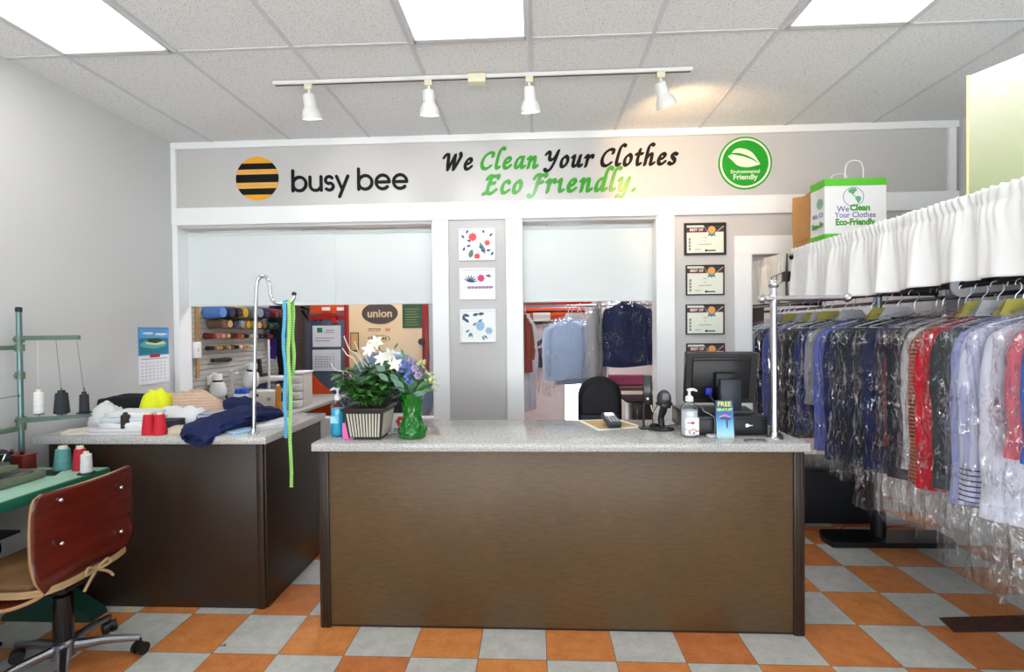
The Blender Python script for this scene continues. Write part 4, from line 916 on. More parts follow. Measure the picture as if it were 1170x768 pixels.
for (a, b), (c, d), w in (((470, 452), (487, 446), .03), ((475, 446), (494, 430), .028), ((462, 448), (450, 430), .04), ((456, 440), (446, 424), .035), ((444, 436), (432, 424), .03), ((440, 424), (430, 416), .045), ((450, 400), (455, 390), .012), ((480, 448), (496, 443), .02), ((462, 410), (458, 396), .014)):
    leaf_mesh(gl[0 if w < .03 else 1], at(a, b, Y=vy-.05), at(c, d, Y=vy-.06), w, Vector((0, -1, .3)))
build('leaves', gl[0], M['leaf'], t, 0); build('leaves', gl[1], M['leafblue'], t, 0); build('stems', stm, M['stem'], t)
# card behind the vase
p = at(450, 497, Z=CT)
t = thing('greeting_card', 'small card with a red flower leaning between planter and vase', 'card', (p.x, p.y+.06, CT))
M4 = Matrix.Translation((p.x+.012, p.y+.05, CT)) @ Matrix.Rotation(-.25, 4, 'X')
build('card_sheet', MB().box(-.045, .05, 0, .003, .0005, .105).xf(M4), M['paper'], t)
mb = MB(); [mb.prism([(.01+.018*math.cos(a)+.012*math.cos(b_), .06+.018*math.sin(a)+.012*math.sin(b_)) for b_ in (2*PI*j/10 for j in range(10))], -.0006-.0002*k, 0) for k, a in enumerate(2*PI*k/6 for k in range(6))]; build('printed_flower', mb.xf(M4), plain((206, 32, 36), .5), t, 0)
build('printed_text', MB().box(-.03, .03, -.0006, 0, .018, .024).box(-.03, .015, -.0006, 0, .008, .013).xf(M4), plain((90, 100, 130), .6), t)

# payment terminal on a paper tray
t = thing('paper_mat', 'brown sheet on a white paper mat under the payment terminal', 'paper', (.42, 2.76, CT))
pc = [at(660, 481, Z=CT), at(683, 492.5, Z=CT), at(735, 488.5, Z=CT), at(706, 479.5, Z=CT)]
cc = sum(pc, Vector())/4
build('white_sheet', MB().prism([(q.x, q.y) for q in pc], CT+.0003, CT+.004, 'z'), M['paper'], t, 0)
build('brown_sheet', MB().prism([(cc.x+(q.x-cc.x)*.82, cc.y+(q.y-cc.y)*.82) for q in pc], CT+.004, CT+.0055, 'z'), P('tan_sheet', (190, 156, 96), .6, var=.15, scale=25), t, 0)
tx, ty = .418, 2.74
t = thing('payment_terminal', 'dark grey handheld card payment terminal on the paper mat', 'payment terminal', (tx, ty, CT+.006))
M4 = Matrix.Translation((tx, ty, CT+.0245)) @ Matrix.Rotation(.12, 4, 'Z') @ Matrix.Rotation(.2, 4, 'X')
build('terminal_body', MB().box(-.038, .038, -.075, .08, -.004, .03, .008, 3).xf(M4), plain((58, 62, 70), .35), t); build('screen', MB().box(-.026, .026, .022, .066, .0295, .0312, .001, 1).xf(M4), plain((120, 132, 130), .15), t)
mb = MB()
for i in range(4):
    for j in range(3): mb.box(-.024+.018*j, -.011+.018*j, -.06+.019*i, -.048+.019*i, .0295, .033, .001, 1)
build('keypad', mb.xf(M4), plain((160, 164, 172), .4), t); build('card_slot', MB().box(-.03, .03, -.0765, -.0745, .006, .011).xf(M4), M['black'], t)
# pole display
qx, qy = .585, 2.69
t = thing('pole_display', 'tall narrow black device on a thin black post behind the scanner', 'display', (qx, qy, CT))
build('post', MB().tube([(qx, qy, CT), (qx, qy, CT+.165)], .006, 10), M['blackmetal'], t); build('foot', MB().box(qx-.025, qx+.035, qy-.03, qy+.03, CT, CT+.01, .003), M['blackmetal'], t)
build('device_body', MB().box(qx-.002, qx+.042, qy-.02, qy+.012, CT+.135, CT+.29, .005), M['blackgloss'], t); build('white_button', MB().lathe([(.006, 0), (.006, .003)], M4=Matrix.Translation((qx+.017, qy-.022, CT+.165)) @ Matrix.Rotation(PI/2, 4, 'X')), M['whitep'], t)
mb = MB()
for k in range(4): a = k*1.4; mb.tube(cr_spline([(qx+.03, qy-.01, CT+.012), (qx+.05+.01*math.cos(a), qy-.02+.01*math.sin(a), CT+.03), (qx+.075, qy-.005+.008*k, CT+.015), (qx+.06, qy+.03, CT+.006)], 5), .004, 6)
build('coiled_cable', mb, M['black'], t)
build('loop_cord', MB().tube(cr_spline([(qx+.035, qy-.02, CT+.13), (qx+.042, qy-.03, CT+.10), (qx+.06, qy-.03, CT+.095), (qx+.066, qy-.028, CT+.12), (qx+.05, qy-.024, CT+.14)], 6), .003, 6), M['cream'], t)
# scanner
sx_, sy_ = .672, 2.66
t = thing('barcode_scanner', 'dark grey barcode scanner standing on an oval base', 'scanner', (sx_, sy_, CT))
build('stand_base', MB().lathe([(.066, 0), (.07, .004), (.06, .012), (.02, .018)], c=(0, 0, 0), M4=Matrix.Translation((sx_, sy_, CT)) @ Matrix.Diagonal((1, .75, 1, 1))), M['black'], t)
build('neck', MB().tube(cr_spline([(sx_+.005, sy_+.01, CT+.012), (sx_+.002, sy_+.015, CT+.06), (sx_+.01, sy_, CT+.105), (sx_+.012, sy_-.01, CT+.13)], 5), [.017]*8+[.02]*8, 12), M['black'], t)
build('scanner_head', MB().ball((sx_+.012, sy_-.012, CT+.165), .04, 16, (.95, .9, 1.25)), plain((52, 54, 60), .35), t, 60)
build('scan_window', MB().box(sx_-.012, sx_+.036, sy_-.055, sy_-.04, CT+.122, CT+.15, .004), M['blackgloss'], t); build('head_grille', MB().box(sx_-.006, sx_+.03, sy_-.051, sy_-.042, CT+.166, CT+.2, .005), plain((110, 112, 118), .4), t)
build('collar_ring', MB().lathe([(.043, 0), (.045, .008), (.042, .014)], c=(sx_+.012, sy_-.012, CT+.135)), M['black'], t)
build('cable', MB().tube(cr_spline([(sx_-.02, sy_+.0, CT+.13), (sx_-.043, sy_+.01, CT+.08), (sx_-.035, sy_+.03, CT+.02), (sx_-.01, sy_+.05, CT+.006), (sx_+.09, sy_+.1, CT+.005)], 6), .003, 6), M['black'], t)
# sanitizer 2
p = at(790, 500, Z=CT); bx_, by_ = p.x, p.y+.03
t = pump_bottle(bx_, by_, .042, .22, 'clear pump bottle with a white label and small red marks', M['gelwhite'], fill=.95, ang=0)
build('bottle_label', MB().box(bx_-.034, bx_+.034, by_-.044, by_-.0385, CT+.015, CT+.10, .001, 1), plain((232, 232, 234), .5), t)
mb = MB()
rg = random.Random(3)
for k in range(14): u, v = rg.uniform(-.03, .03), rg.uniform(.02, .045); mb.box(bx_+u-.003, bx_+u+.003, by_-.0446, by_-.0436, CT+v, CT+v+.005)
mb.box(bx_-.024, bx_+.008, by_-.0446, by_-.0436, CT+.073, CT+.0765); mb.box(bx_-.004, bx_+.01, by_-.0446, by_-.0436, CT+.07, CT+.08)
build('label_print', mb, plain((196, 50, 60), .5), t)
# cash drawer + monitor
t = thing('cash_drawer', 'wide black cash drawer under the monitor', 'cash drawer', (.98, 2.68, CT))
build('drawer_case', MB().box(.79, 1.158, 2.505, 2.89, CT+.004, CT+.098, .004), P('drawer_black', (26, 28, 32), .32, var=.08), t); build('drawer_front', MB().box(.797, 1.151, 2.497, 2.506, CT+.012, CT+.085, .003), M['black'], t)
build('lock', MB().tube([(1.05, 2.498, CT+.055), (1.05, 2.488, CT+.055)], .009, 12).box(1.045, 1.075, 2.478, 2.489, CT+.052, CT+.06, .002), M['chrome'], t)
for x in (.81, 1.14):
    for y in (2.53, 2.86): build('foot', MB().lathe([(.01, 0), (.01, .005)], c=(x, y, CT)), M['whitep'], t)
zt = CT+.098
t = thing('monitor', 'black computer monitor seen from behind on the cash drawer', 'monitor', (1.0, 2.72, zt))
M4 = Matrix.Translation((1.0, 2.72, zt+.172)) @ Matrix.Rotation(-.05, 4, 'Z') @ Matrix.Rotation(.16, 4, 'X')
build('back_case', MB().prism([(-.182, -.135), (.182, -.135), (.19, .14), (-.178, .14)], -.02, .012, 'y').box(-.15, .15, -.034, -.018, -.11, .105, .01).xf(M4), M['black'], t)
build('bezel', MB().box(-.184, .188, .008, .022, -.137, .142, .004).xf(M4), M['blackgloss'], t); build('screen', MB().box(-.17, .174, .0215, .0235, -.122, .128).xf(M4), plain((30, 60, 120), .2), t)
build('top_ridge', MB().box(-.15, .155, -.032, -.012, .103, .118, .006).xf(M4), plain((40, 42, 48), .35), t)
build('stand_column', MB().box(.962, 1.072, 2.60, 2.655, zt+.012, zt+.175, .008), P('stand_grey', (40, 46, 56), .4), t); build('stand_hinge', MB().box(.955, 1.07, 2.64, 2.71, zt+.13, zt+.205, .008), M['black'], t)
build('stand_foot', MB().prism([(.90, 2.58), (1.12, 2.58), (1.15, 2.75), (.87, 2.75)], zt+.0005, zt+.014, 'z'), plain((52, 56, 62), .4), t)
build('blue_plug', MB().box(.908, .94, 2.655, 2.69, zt+.085, zt+.125, .004), plain((30, 36, 160), .4), t); build('video_cable', MB().tube(cr_spline([(.924, 2.67, zt+.09), (.945, 2.64, zt+.05), (.975, 2.68, zt+.02), (1.0, 2.77, zt+.008)], 5), .006, 8), M['black'], t)
# brochure holder
p = at(832, 503, Z=CT); bx_, by_ = p.x, p.y+.03
t = thing('brochure', 'tall blue leaflet headed FREE in a clear upright holder', 'brochure', (bx_, by_, CT))
M4 = Matrix.Translation((bx_, by_, CT+.001)) @ Matrix.Rotation(-.1, 4, 'X')
w = .041; Hh = .185
def mat_leaf():
    k = NT('leaflet_print'); s = k.n('ShaderNodeSeparateXYZ'); k.l(k.n('ShaderNodeTexCoord').outputs['Object'], s.inputs[0])
    z = k.math('DIVIDE', s.outputs[2], Hh)
    n = k.noise(26, 3)
    k.l(k.ramp(k.math('ADD', z, k.math('MULTIPLY', n, .12)), (.1, lin((196, 226, 226))), (.3, lin((130, 206, 236))), (.62, lin((36, 120, 196))), (.95, lin((24, 60, 130)))), k.b.inputs['Base Color']); k.b.inputs['Roughness'].default_value = .3; return k.m
build('leaflet', MB().box(-w, w, 0, .006, 0, Hh).xf(M4), mat_leaf(), t)
me_rot = (M4.to_euler().x+PI/2, 0, 0)
for s_, sz, zz, cc_ in (('FREE', .032, .166, (226, 236, 70)), ('GRATUIT', .0185, .139, (190, 230, 90))):
    q = M4 @ Vector((0, -.0008, zz)); txt(s_, sz, plain(cc_, .4), 'lettering', t, q, me_rot, bold=.0008)
mb = MB().prism([(-.028, .108), (.0, .118), (.03, .106), (.026, .1), (0, .11), (-.026, .1)], -.0008, 0); build('printed_arch', mb.xf(M4), plain((226, 120, 170), .4), t, 0)
mb = MB().prism([(-.03, .102), (.03, .1), (.024, .09), (-.02, .094)], -.0006, 0).prism([(.004, .09), (.014, .09), (.012, .05), (.006, .05)], -.0006, 0); build('printed_figure', mb.xf(M4), plain((50, 60, 100), .4), t, 0)
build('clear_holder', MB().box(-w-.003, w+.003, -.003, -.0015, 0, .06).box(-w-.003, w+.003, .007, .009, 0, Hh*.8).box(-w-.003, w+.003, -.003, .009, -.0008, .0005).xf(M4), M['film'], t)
# antenna puck, glasses, chrome pole
p = at(815, 499.5, Z=CT); t = thing('desk_puck', 'small white disc on the counter with a thin cable rising from it', 'sensor', (p.x, p.y, CT))
build('disc', MB().lathe([(.03, 0), (.032, .004), (.028, .01), (.01, .012)], c=(p.x, p.y+.015, CT)), M['whitep'], t)
build('cable', MB().tube(cr_spline([(p.x+.012, p.y+.015, CT+.01), (p.x+.014, p.y+.015, CT+.06), (p.x+.005, p.y+.014, CT+.1), (p.x-.04, p.y+.02, CT+.128), (p.x-.03, p.y+.06, CT+.135)], 6), .0025, 6), plain((150, 152, 158), .4), t)
p = at(862, 503.5, Z=CT); t = thing('reading_glasses', 'thin dark purple spectacles lying at the counter edge beside the leaflet', 'glasses', (p.x, p.y, CT))
fm = plain((70, 40, 90), .3); mb = MB()
for s in (-1, 1): mb.tube([(p.x-.005+s*.026+.021*math.cos(2*PI*k/20), p.y+.012, CT+.0185+.0165*math.sin(2*PI*k/20)) for k in range(21)], .0018, 6)
mb.tube([(p.x-.010, p.y+.012, CT+.022), (p.x, p.y+.012, CT+.022)], .0018, 6)
build('rims', mb.xf(Matrix.Translation((p.x, p.y, CT+.002)) @ Matrix.Rotation(1.2, 4, 'X') @ Matrix.Translation((-p.x, -p.y-.012, -CT))), fm, t)
for s in (-1, 1): build('temple', MB().tube([(p.x-.005+s*.046, p.y+.0, CT+.004), (p.x-.005+s*.045, p.y-.03, CT+.003)], .0018, 6), fm, t)
gx, gy = 1.167, 2.46
t = thing('chrome_rail_stand', 'chrome post with crossbar standing on the counter end', 'rail stand', (gx, gy, CT))
build('post', MB().tube([(gx, gy, CT+.003), (gx, gy, 1.668)], .0165, 18), M['chrome'], t)
build('flange', MB().lathe([(.036, 0), (.036, .006), (.022, .01), (.02, .03)], c=(gx, gy, CT)), M['chrome'], t)
build('finial', MB().lathe([(.017, 0), (.024, .008), (.026, .022), (.02, .036), (.004, .042)], c=(gx, gy, 1.653), n=16), M['chrome'], t)
build('crossbar', MB().tube([(gx-.04, gy, 1.602), (1.50, gy, 1.602)], .0135, 14), M['chrome'], t)
for x, s in ((gx-.04, -1), (1.50, 1)): build('finial', MB().lathe([(.014, 0), (.021, .006), (.023, .018), (.017, .03), (.003, .035)], M4=Matrix.Translation((x, gy, 1.602)) @ Matrix.Rotation(s*PI/2, 4, 'Y')), M['chrome'], t)
build('clamp', MB().tube([(gx-.024, gy, 1.602), (gx+.024, gy, 1.602)], .021, 14).tube([(gx, gy, 1.578), (gx, gy, 1.626)], .0205, 16), M['chrome'], t)
for a, b in ((.02, -.035), (.035, .01)): build('hook_screw', MB().tube([(gx+a, gy+b, CT), (gx+a, gy+b, CT+.022)], .006, 8), M['black'], t)
# ================================================================== CLOTHES CONVEYOR
RX, RZ = 1.95, 1.615
t = thing('clothes_conveyor', 'long black and grey clothes rail conveyor on a floor stand', 'clothes rail', (2.33, 3.455, 0))
for x in (RX, 2.71): build('rail', MB().tube([(x, 1.0, RZ+.03), (x, 5.6, RZ+.03)], .014, 12), M['blackmetal'], t)
build('rail_end', MB().tube([(RX+.38-.38*math.cos(PI*k/16), 5.6+.38*math.sin(PI*k/16), RZ+.03) for k in range(17)], .014, 12), M['blackmetal'], t)
build('stand_pole', MB().tube([(2.33, 3.455, .03), (2.33, 3.455, 1.94)], .026, 16), M['steel'], t); build('pole_sleeve', MB().lathe([(.045, .03), (.045, .2), (.036, .21)], c=(2.33, 3.455, 0)), M['blackmetal'], t)
build('base_plate', MB().prism([(1.955, 3.33), (2.74, 3.33), (2.78, 3.40), (2.78, 3.55), (1.99, 3.55), (1.94, 3.43)], 0, .035, 'z'), M['blackmetal'], t)
mb = MB()
for y in (1.3, 2.6, 3.455, 4.8): mb.box(RX-.015, 2.72, y-.015, y+.015, RZ+.05, RZ+.085, .004); mb.box(RX-.006, RX+.006, y-.006, y+.006, RZ+.035, RZ+.06); mb.box(2.704, 2.716, y-.006, y+.006, RZ+.035, RZ+.06)
build('cross_arm', mb, M['blackmetal'], t)
mb = MB().box(2.315, 2.345, 1.1, 4.9, RZ+.085, RZ+.125, .004); build('spine_beam', mb, M['blackmetal'], t)
for k in range(16):
    y = 1.45+k*.19; build('roller', MB().tube([(RX-.035, y, RZ+.066), (RX-.005, y, RZ+.066)], .02, 14), M['black' if k % 3 else 'steel'], t)
build('top_shelf', MB().box(1.715, 2.9, 1.0, 3.62, 1.945, 1.962, .003), M['white'], t)
mb = MB()
for y in (1.3, 2.6, 3.455): build('shelf_bracket', MB().box(2.31, 2.35, y-.02, y+.02, RZ+.1, 1.945).box(1.75, 2.85, y-.012, y+.012, 1.925, 1.946), M['blackmetal'], t)

mb = MB()
for b in range(40):
    a0, a1 = 2*PI*b/40, 2*PI*(b+1)/40
q = at(1100, 334, X=RX)
ro = [[Vector((RX+r*math.cos(a), q.y+yy, RZ+.03+r*math.sin(a))) for a in (2*PI*k/32 for k in range(32))] for r, yy in ((.02, -.004), (.055, -.004), (.055, .004), (.02, .004), (.02, -.004))]
o = build('size_divider', MB().rings(ro, cap=False), plain((190, 192, 196), .4), None); tag(o, 'pale grey plastic ring divider hooked on the rail above the red jacket', 'rail divider')
# valances
def valance(y0, y1, z1, drop, seed, mat, label, x=1.70):
    L = y1-y0; nu = int(L*150); nv = 26
    def fn(u, v):
        y = y0+L*u; w = noise.noise(Vector((y*2.3, seed, 0)))
        gath = math.exp(-((v-.17)/.05)**2)
        a = .004+.026*max(0, v-.17)**.8; ph = y*31+2.2*w+1.3*noise.noise(Vector((y*4, seed, 2)))
        big = a*(math.sin(ph)+.45*math.sin(ph*1.9+seed)); fine = (.0045*(1-v*.7))*math.sin(y*190+5*noise.noise(Vector((y*9, v*2, seed))))*(1 if v < .3 else max(0, 1-(v-.3)*2))
        zz = z1-drop*v-(.008*math.sin(y*5+seed)+.014*w)*v
        if v < .1: zz += .003*math.sin(y*170)
        return Vector((x-.012-big-fine+.006*gath, y, zz))
    o = build('valance_curtain', MB().grid(fn, nu, nv), mat, None, 0, solid=.0015); o.data.polygons.foreach_set('use_smooth', [True]*len(o.data.polygons))
    return tag(o, label, 'curtain', 'white valances over the clothes rail')
vm = P('white_valance_cotton', (232, 234, 235), .8, var=.02, scale=5, bump=.1, bscale=300)
valance(1.0, 3.30, 1.972, .345, 1, vm, 'long gathered white valance hanging above the bagged clothes')
valance(3.345, 4.7, 1.968, .34, 5, P('cream_valance_cotton', (228, 224, 214), .8, var=.02, scale=5, bump=.1, bscale=300), 'creamier short valance running through the doorway')
t = thing('rail_bracket', 'small black box with wire frame where the two valances meet', 'bracket', (1.655, 3.30, 1.78))
build('bracket_box', MB().box(1.648, 1.684, 3.315, 3.36, 1.765, 1.83, .003), M['black'], t)
p0, p1 = Vector((1.655, 3.37, 1.825)), Vector((1.655, 3.52, 1.81))
build('wire_frame', MB().tube([p0, p1, p1-Vector((0, 0, .075)), p0-Vector((0, 0, .06)), p0], .003, 6).tube([p0.lerp(p1, .5), p0.lerp(p1, .5)-Vector((0, 0, .068))], .003, 6), M['blackmetal'], t)
build('clip_plate', MB().prism([(3.325, 1.95), (3.335, 1.95), (3.35, 1.83), (3.32, 1.83)], 1.665, 1.669, 'x').prism([(3.33, 1.765), (3.35, 1.765), (3.35, 1.66), (3.335, 1.66)], 1.665, 1.669, 'x'), M['blackmetal'], t)

# ---- garments
def gar_body(mb, hw, hd, ztop, zhem, rg, flare=.02, neck=.06):
    n = 32; ph = rg.random()*20; rs = []; nl = 22
    sh = ztop-.1
    for j in range(nl+1):
        u = j/nl
        if u < .22: v = u/.22; z = ztop-(ztop-sh)*v; w = neck+(hw-neck)*math.sin(v*PI/2)**.9; d = hd*(.75+.25*v)
        else: v = (u-.22)/.78; z = sh-(sh-zhem)*v; w = hw*(1-.05*math.sin(v*PI))+flare*v; d = hd*(1+.15*v)
        rr = []
        for k in range(n):
            a = 2*PI*k/n; c, s = math.cos(a), math.sin(a)
            x = math.copysign(abs(c)**.7, c)*w; f = 1+(.32*noise.noise(Vector((x*16+ph, ph+(1 if s > 0 else 7), z*1.6)))+.15*noise.noise(Vector((x*30, ph, z*6))))*min(1, u*3)
            rr.append(Vector((x, math.copysign(abs(s)**.8, s)*d*f, z+(.012*math.sin(x*9+ph) if j == nl else 0))))
        rs.append(rr)
    return mb.rings(rs)
def gar_sleeve(mb, side, hw, hd, zsh, zend, rg, r0=.058, r1=.042, fwd=-.01):
    ph = rg.random()*20
    pts = cr_spline([(side*(hw-.085), 0, zsh+.02), (side*(hw-.05), fwd*.3, zsh-.05), (side*(hw-.038), fwd, zsh-.2), (side*(hw-.036), fwd*1.6, (zsh+zend)/2-.06), (side*(hw-.045), fwd*1.2, zend)], 6)
    n = 16; rs = []
    for i, p in enumerate(pts):
        u = i/(len(pts)-1); r = (r0+(r1-r0)*u)*(1+.1*noise.noise(Vector((u*9, ph, 0)))); dd = min(r*.95, hd*1.05)
        rs.append([Vector((p.x+r*math.cos(a)*(1+.2*noise.noise(Vector((math.cos(a)*1.5+ph, math.sin(a)*1.5, u*5)))), p.y+dd*math.sin(a), p.z+.25*r*(-1 if i == 0 else 0)*0)) for a in (2*PI*k/n for k in range(n))])
    return mb.rings(rs)
def hanger(t, rg, cape=None, z0=0):
    hook = [(.0, .0, -.09), (0, 0, -.05), (.004, 0, -.03), (.018, 0, -.012), (.02, 0, .008), (.01, 0, .024), (-.006, 0, .03), (-.02, 0, .022), (-.024, 0, .006)]
    build('hanger_hook', MB().tube(cr_spline(hook, 4), .0024, 6), M['chrome'], t, local=True)
    if cape:
        mb = MB()
        for s in (-1, 1): mb.add([(-.05, 0, -.055), (.05, 0, -.055), (.085, s*.03, -.115), (-.085, s*.03, -.115), (-.05, s*.003, -.05), (.05, s*.003, -.05)], [(0, 1, 2, 3), (4, 5, 2, 3), (0, 1, 5, 4)])
        build('hanger_cape', mb, cape, t, 0, solid=.0012, local=True)
    build('hanger_wire', MB().tube([(-.19, 0, -.155), (-.06, 0, -.115), (0, 0, -.09), (.06, 0, -.115), (.19, 0, -.155), (-.19, 0, -.16)], .0022, 6), M['chrome'], t, local=True)
def cover(t, hw, hd, zbot, rg, mat=None):
    n, nl = 40, 34; ph = rg.random()*30; rs = []
    for j in range(nl+1):
        u = j/nl
        if u < .2: v = u/.2; z = -.075-.11*v; w = .035+(hw-.035)*math.sin(v*PI/2)**.8; d = .012+(hd-.012)*v
        else: v = (u-.2)/.8; z = -.185-(zbot+.185)*-1*v if False else -.185+(zbot+.185)*v; w = hw*(1+.05*v); d = hd*(1+.1*v)
        rr = []
        for k in range(n):
            a = 2*PI*k/n; c, s = math.cos(a), math.sin(a); x = math.copysign(abs(c)**.75, c)*w; y = math.copysign(abs(s)**.8, s)*d
            q = Vector((c*2.2+ph, s*2.2, z*5)); m_ = 1+.07*noise.noise(q*1.3)+.05*noise.noise(q*3.1)
            rr.append(Vector((x*m_+(.02*noise.noise(Vector((z*7, ph, 0)))*v if u > .2 else 0), y*(m_+.25*noise.noise(q*2)), z+(.02*math.sin(a*3+ph)+.012*noise.noise(q*4) if j == nl else 0))))
        rs.append(rr)
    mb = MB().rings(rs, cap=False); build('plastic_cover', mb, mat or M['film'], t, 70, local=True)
cape_y = P('yellow_hanger_cape', (206, 196, 96), .7, var=.05); cape_w = P('white_hanger_cape', (208, 210, 216), .7, var=.03)
def garment(name, label, y, mat, hem=-.86, hw=.20, hd=.036, sl=-.80, kind='shirt', bag=-1.14, seed=0, cape=None, cat=None, x=RX, rot=0, z=RZ, group='bagged clothes on the long rail', collar=None, sleeves=True, r0=.056):
    rg = random.Random(seed); t = thing(name, label, cat or 'garment', (x, y, z), rot, group)
    build('garment_body', gar_body(MB(), hw, hd, -.125, hem, rg), mat, t, 70, local=True)
    if sleeves:
        for s in (-1, 1): build('sleeve', gar_sleeve(MB(), s, hw+.012, hd, -.20, sl, rg, r0=r0), mat, t, 70, local=True)
    cm = collar or mat
    n = 20; rr = []
    for (sc, zz) in ((1.08, -.15), (1.12, -.13), (1.0, -.105), (.9, -.112), (.9, -.13)): rr.append([Vector((.06*sc*math.cos(2*PI*k/n), .033*sc*math.sin(2*PI*k/n), zz)) for k in range(n)])
    build('collar', MB().rings(rr, cap=False), cm, t, 60, local=True)
    if kind == 'jacket':
        mb = MB()
        for s in (-1, 1): mb.prism([(s*.035, -.13), (s*.075, -.2), (s*.06, -.24), (s*.075, -.25), (s*.012, -.42), (s*.006, -.42)], -hd*1.5-.004, -hd*1.5+.012, 'y')
        build('lapel', mb, mat, t, 0, local=True)
    else:
        build('button_placket', MB().prism([(-.012, -.15), (.012, -.15), (.012, hem+.02), (-.012, hem+.02)], -hd*1.28-.002, -hd*1.28+.008, 'y'), mat, t, 0, local=True)
    hanger(t, rg, cape)
    if bag: cover(t, hw+.05, hd*1.6+.016, bag, rg)
    return t
lav = mat_stripe('lavender_fine_stripe', (172, 180, 228), (150, 160, 216), 60, .6); lavs = mat_stripe('white_lavender_stripe', (208, 212, 238), (176, 182, 222), 44, .72, (52, 56, 84))
rust = mat_plaid('rust_plaid', (150, 78, 52), (96, 40, 30), (196, 120, 84), 55)
def yl(px): return at(px, 480, X=1.763).y-.07       # where the left edge of a garment on the rail shows
rows = [  # kind, label, y, material, hem, sleeve, bag bottom, cape, jacket?
    ('bagged_shirt', 'bright blue bagged shirt nearest the viewer on the long rail', yl(1172), cloth((44, 110, 200)), -.62, -.62, -1.18, None, 0),
    ('bagged_shirt', 'pink bagged shirt between the bright blue and white ones', yl(1156), cloth((226, 110, 130)), -.6, -.55, -1.17, None, 0),
    ('bagged_shirt', 'white bagged shirt with long sleeve beside the lavender striped shirt', yl(1128), cloth((218, 222, 240)), -.86, -.80, -1.2, cape_w, 0),
    ('bagged_shirt', 'lavender striped bagged shirt with dark pinstripes on the cuff', yl(1098), lavs, -.84, -.82, -1.17, cape_y, 0),
    ('bagged_shirt', 'plain lavender bagged shirt just behind the pinstriped one', yl(1086), lav, -.84, -.83, -1.15, None, 0),
    ('bagged_jacket', 'dark grey bagged jacket squeezed beside the bright red jacket', yl(1074), cloth((52, 60, 66), var=.2), -.82, -.74, -1.08, cape_w, 1),
    ('bagged_jacket', 'bright red bagged jacket on the long rail', yl(1056), cloth((204, 22, 48), var=.1, bump=.3), -.83, -.80, -1.04, cape_y, 1),
    ('bagged_shirt', 'rust brown plaid bagged shirt beside the red jacket', yl(1041), rust, -.82, -.84, -1.06, None, 0),
    ('bagged_shirt', 'pale white bagged shirt between rust plaid and black garments', yl(1033), cloth((206, 208, 216)), -.8, -.7, -1.05, None, 0),
    ('bagged_jacket', 'black bagged jacket between the white shirt and the maroon shirt', yl(1021), cloth((24, 30, 50), var=.3, bump=.4), -.84, -.78, -1.1, None, 1),
    ('bagged_shirt', 'maroon striped bagged shirt half hidden among black jackets', yl(1012), mat_stripe('maroon_stripe', (110, 26, 36), (60, 18, 28), 50, .6), -.72, -.66, -1.05, None, 0),
    ('bagged_jacket', 'navy bagged jacket in very shiny crinkled plastic, before the maroon shirt', yl(993), M['navy'], -.86, -.8, -1.12, None, 1),
    ('bagged_jacket', 'charcoal bagged coat with a curved sleeve under clear plastic', yl(974), cloth((34, 40, 58), var=.2), -.86, -.82, -1.0, cape_w, 1),
    ('bagged_jacket', 'deep black bagged jacket behind the charcoal coat', yl(962), cloth((18, 24, 44), var=.3), -.92, -.84, -1.0, cape_y, 1),
    ('bagged_jacket', 'dark blue black bagged blazer next to the lavender blue shirt', yl(949), cloth((28, 40, 84), var=.2), -.88, -.82, -1.0, None, 1),
    ('bagged_shirt', 'lavender blue bagged shirt hanging beyond the dark blazer', yl(932), cloth((96, 112, 196), var=.1), -.86, -.84, -1.02, cape_w, 0),
    ('bagged_shirt', 'silvery grey bagged shirt behind the lavender blue shirt', yl(923), cloth((150, 152, 160)), -.62, -.56, -.98, None, 0),
    ('bagged_shirt', 'dark blue bagged shirt right of the chrome counter post', yl(911), cloth((28, 44, 104), var=.15), -.8, -.74, -.98, cape_y, 0),
    ('bagged_jacket', 'black bagged jacket with torn looking glossy plastic near the counter end', yl(901), cloth((24, 26, 34), var=.3, bump=.4), -.86, -.8, -1.0, cape_w, 1),
    ('bagged_jacket', 'dark brown grey bagged jacket nearest the doorway casing', yl(893), cloth((54, 46, 48), var=.2), -.84, -.8, -.98, cape_y, 1),
    ('bagged_jacket', 'midnight navy bagged jacket hanging just before the doorway', yl(887), cloth((24, 34, 80), var=.2), -.86, -.8, -.98, cape_w, 1),
    ('bagged_shirt', 'mid blue bagged shirt inside the doorway', yl(872), cloth((86, 104, 180), var=.1), -.84, -.8, -1.0, cape_y, 0),
    ('bagged_jacket', 'dark navy bagged jacket deeper inside the doorway', yl(866), cloth((20, 26, 50), var=.2), -.84, -.8, -1.0, None, 1),
    ('bagged_shirt', 'periwinkle bagged shirt second from the doorway in the back stretch', yl(862), cloth((112, 126, 190), var=.1), -.8, -.76, -1.0, cape_w, 0),
    ('bagged_shirt', 'grey green bagged shirt seen at the doorway edge', yl(859), cloth((110, 128, 122), var=.1), -.78, -.74, -1.0, None, 0),
    ('bagged_shirt', 'light grey bagged shirt furthest along the rail', yl(855), cloth((170, 174, 180), var=.1), -.8, -.76, -1.0, None, 0)]
for i, (nm, lab, y, mt, hem, sl, bag, cp_, jk) in enumerate(rows):
    r2 = random.Random(i+40); hem *= 1.065; sl *= 1.065
    garment(nm, lab, y, mt, hem, .186+r2.uniform(0, .015)+(.012 if jk else 0), .032, sl, 'jacket' if jk else 'shirt', bag, i+1, cp_, 'bagged jacket' if jk else 'bagged shirt', rot=r2.uniform(-.46, -.26), r0=.058 if jk else .05, x=RX+r2.uniform(-.012, .012))

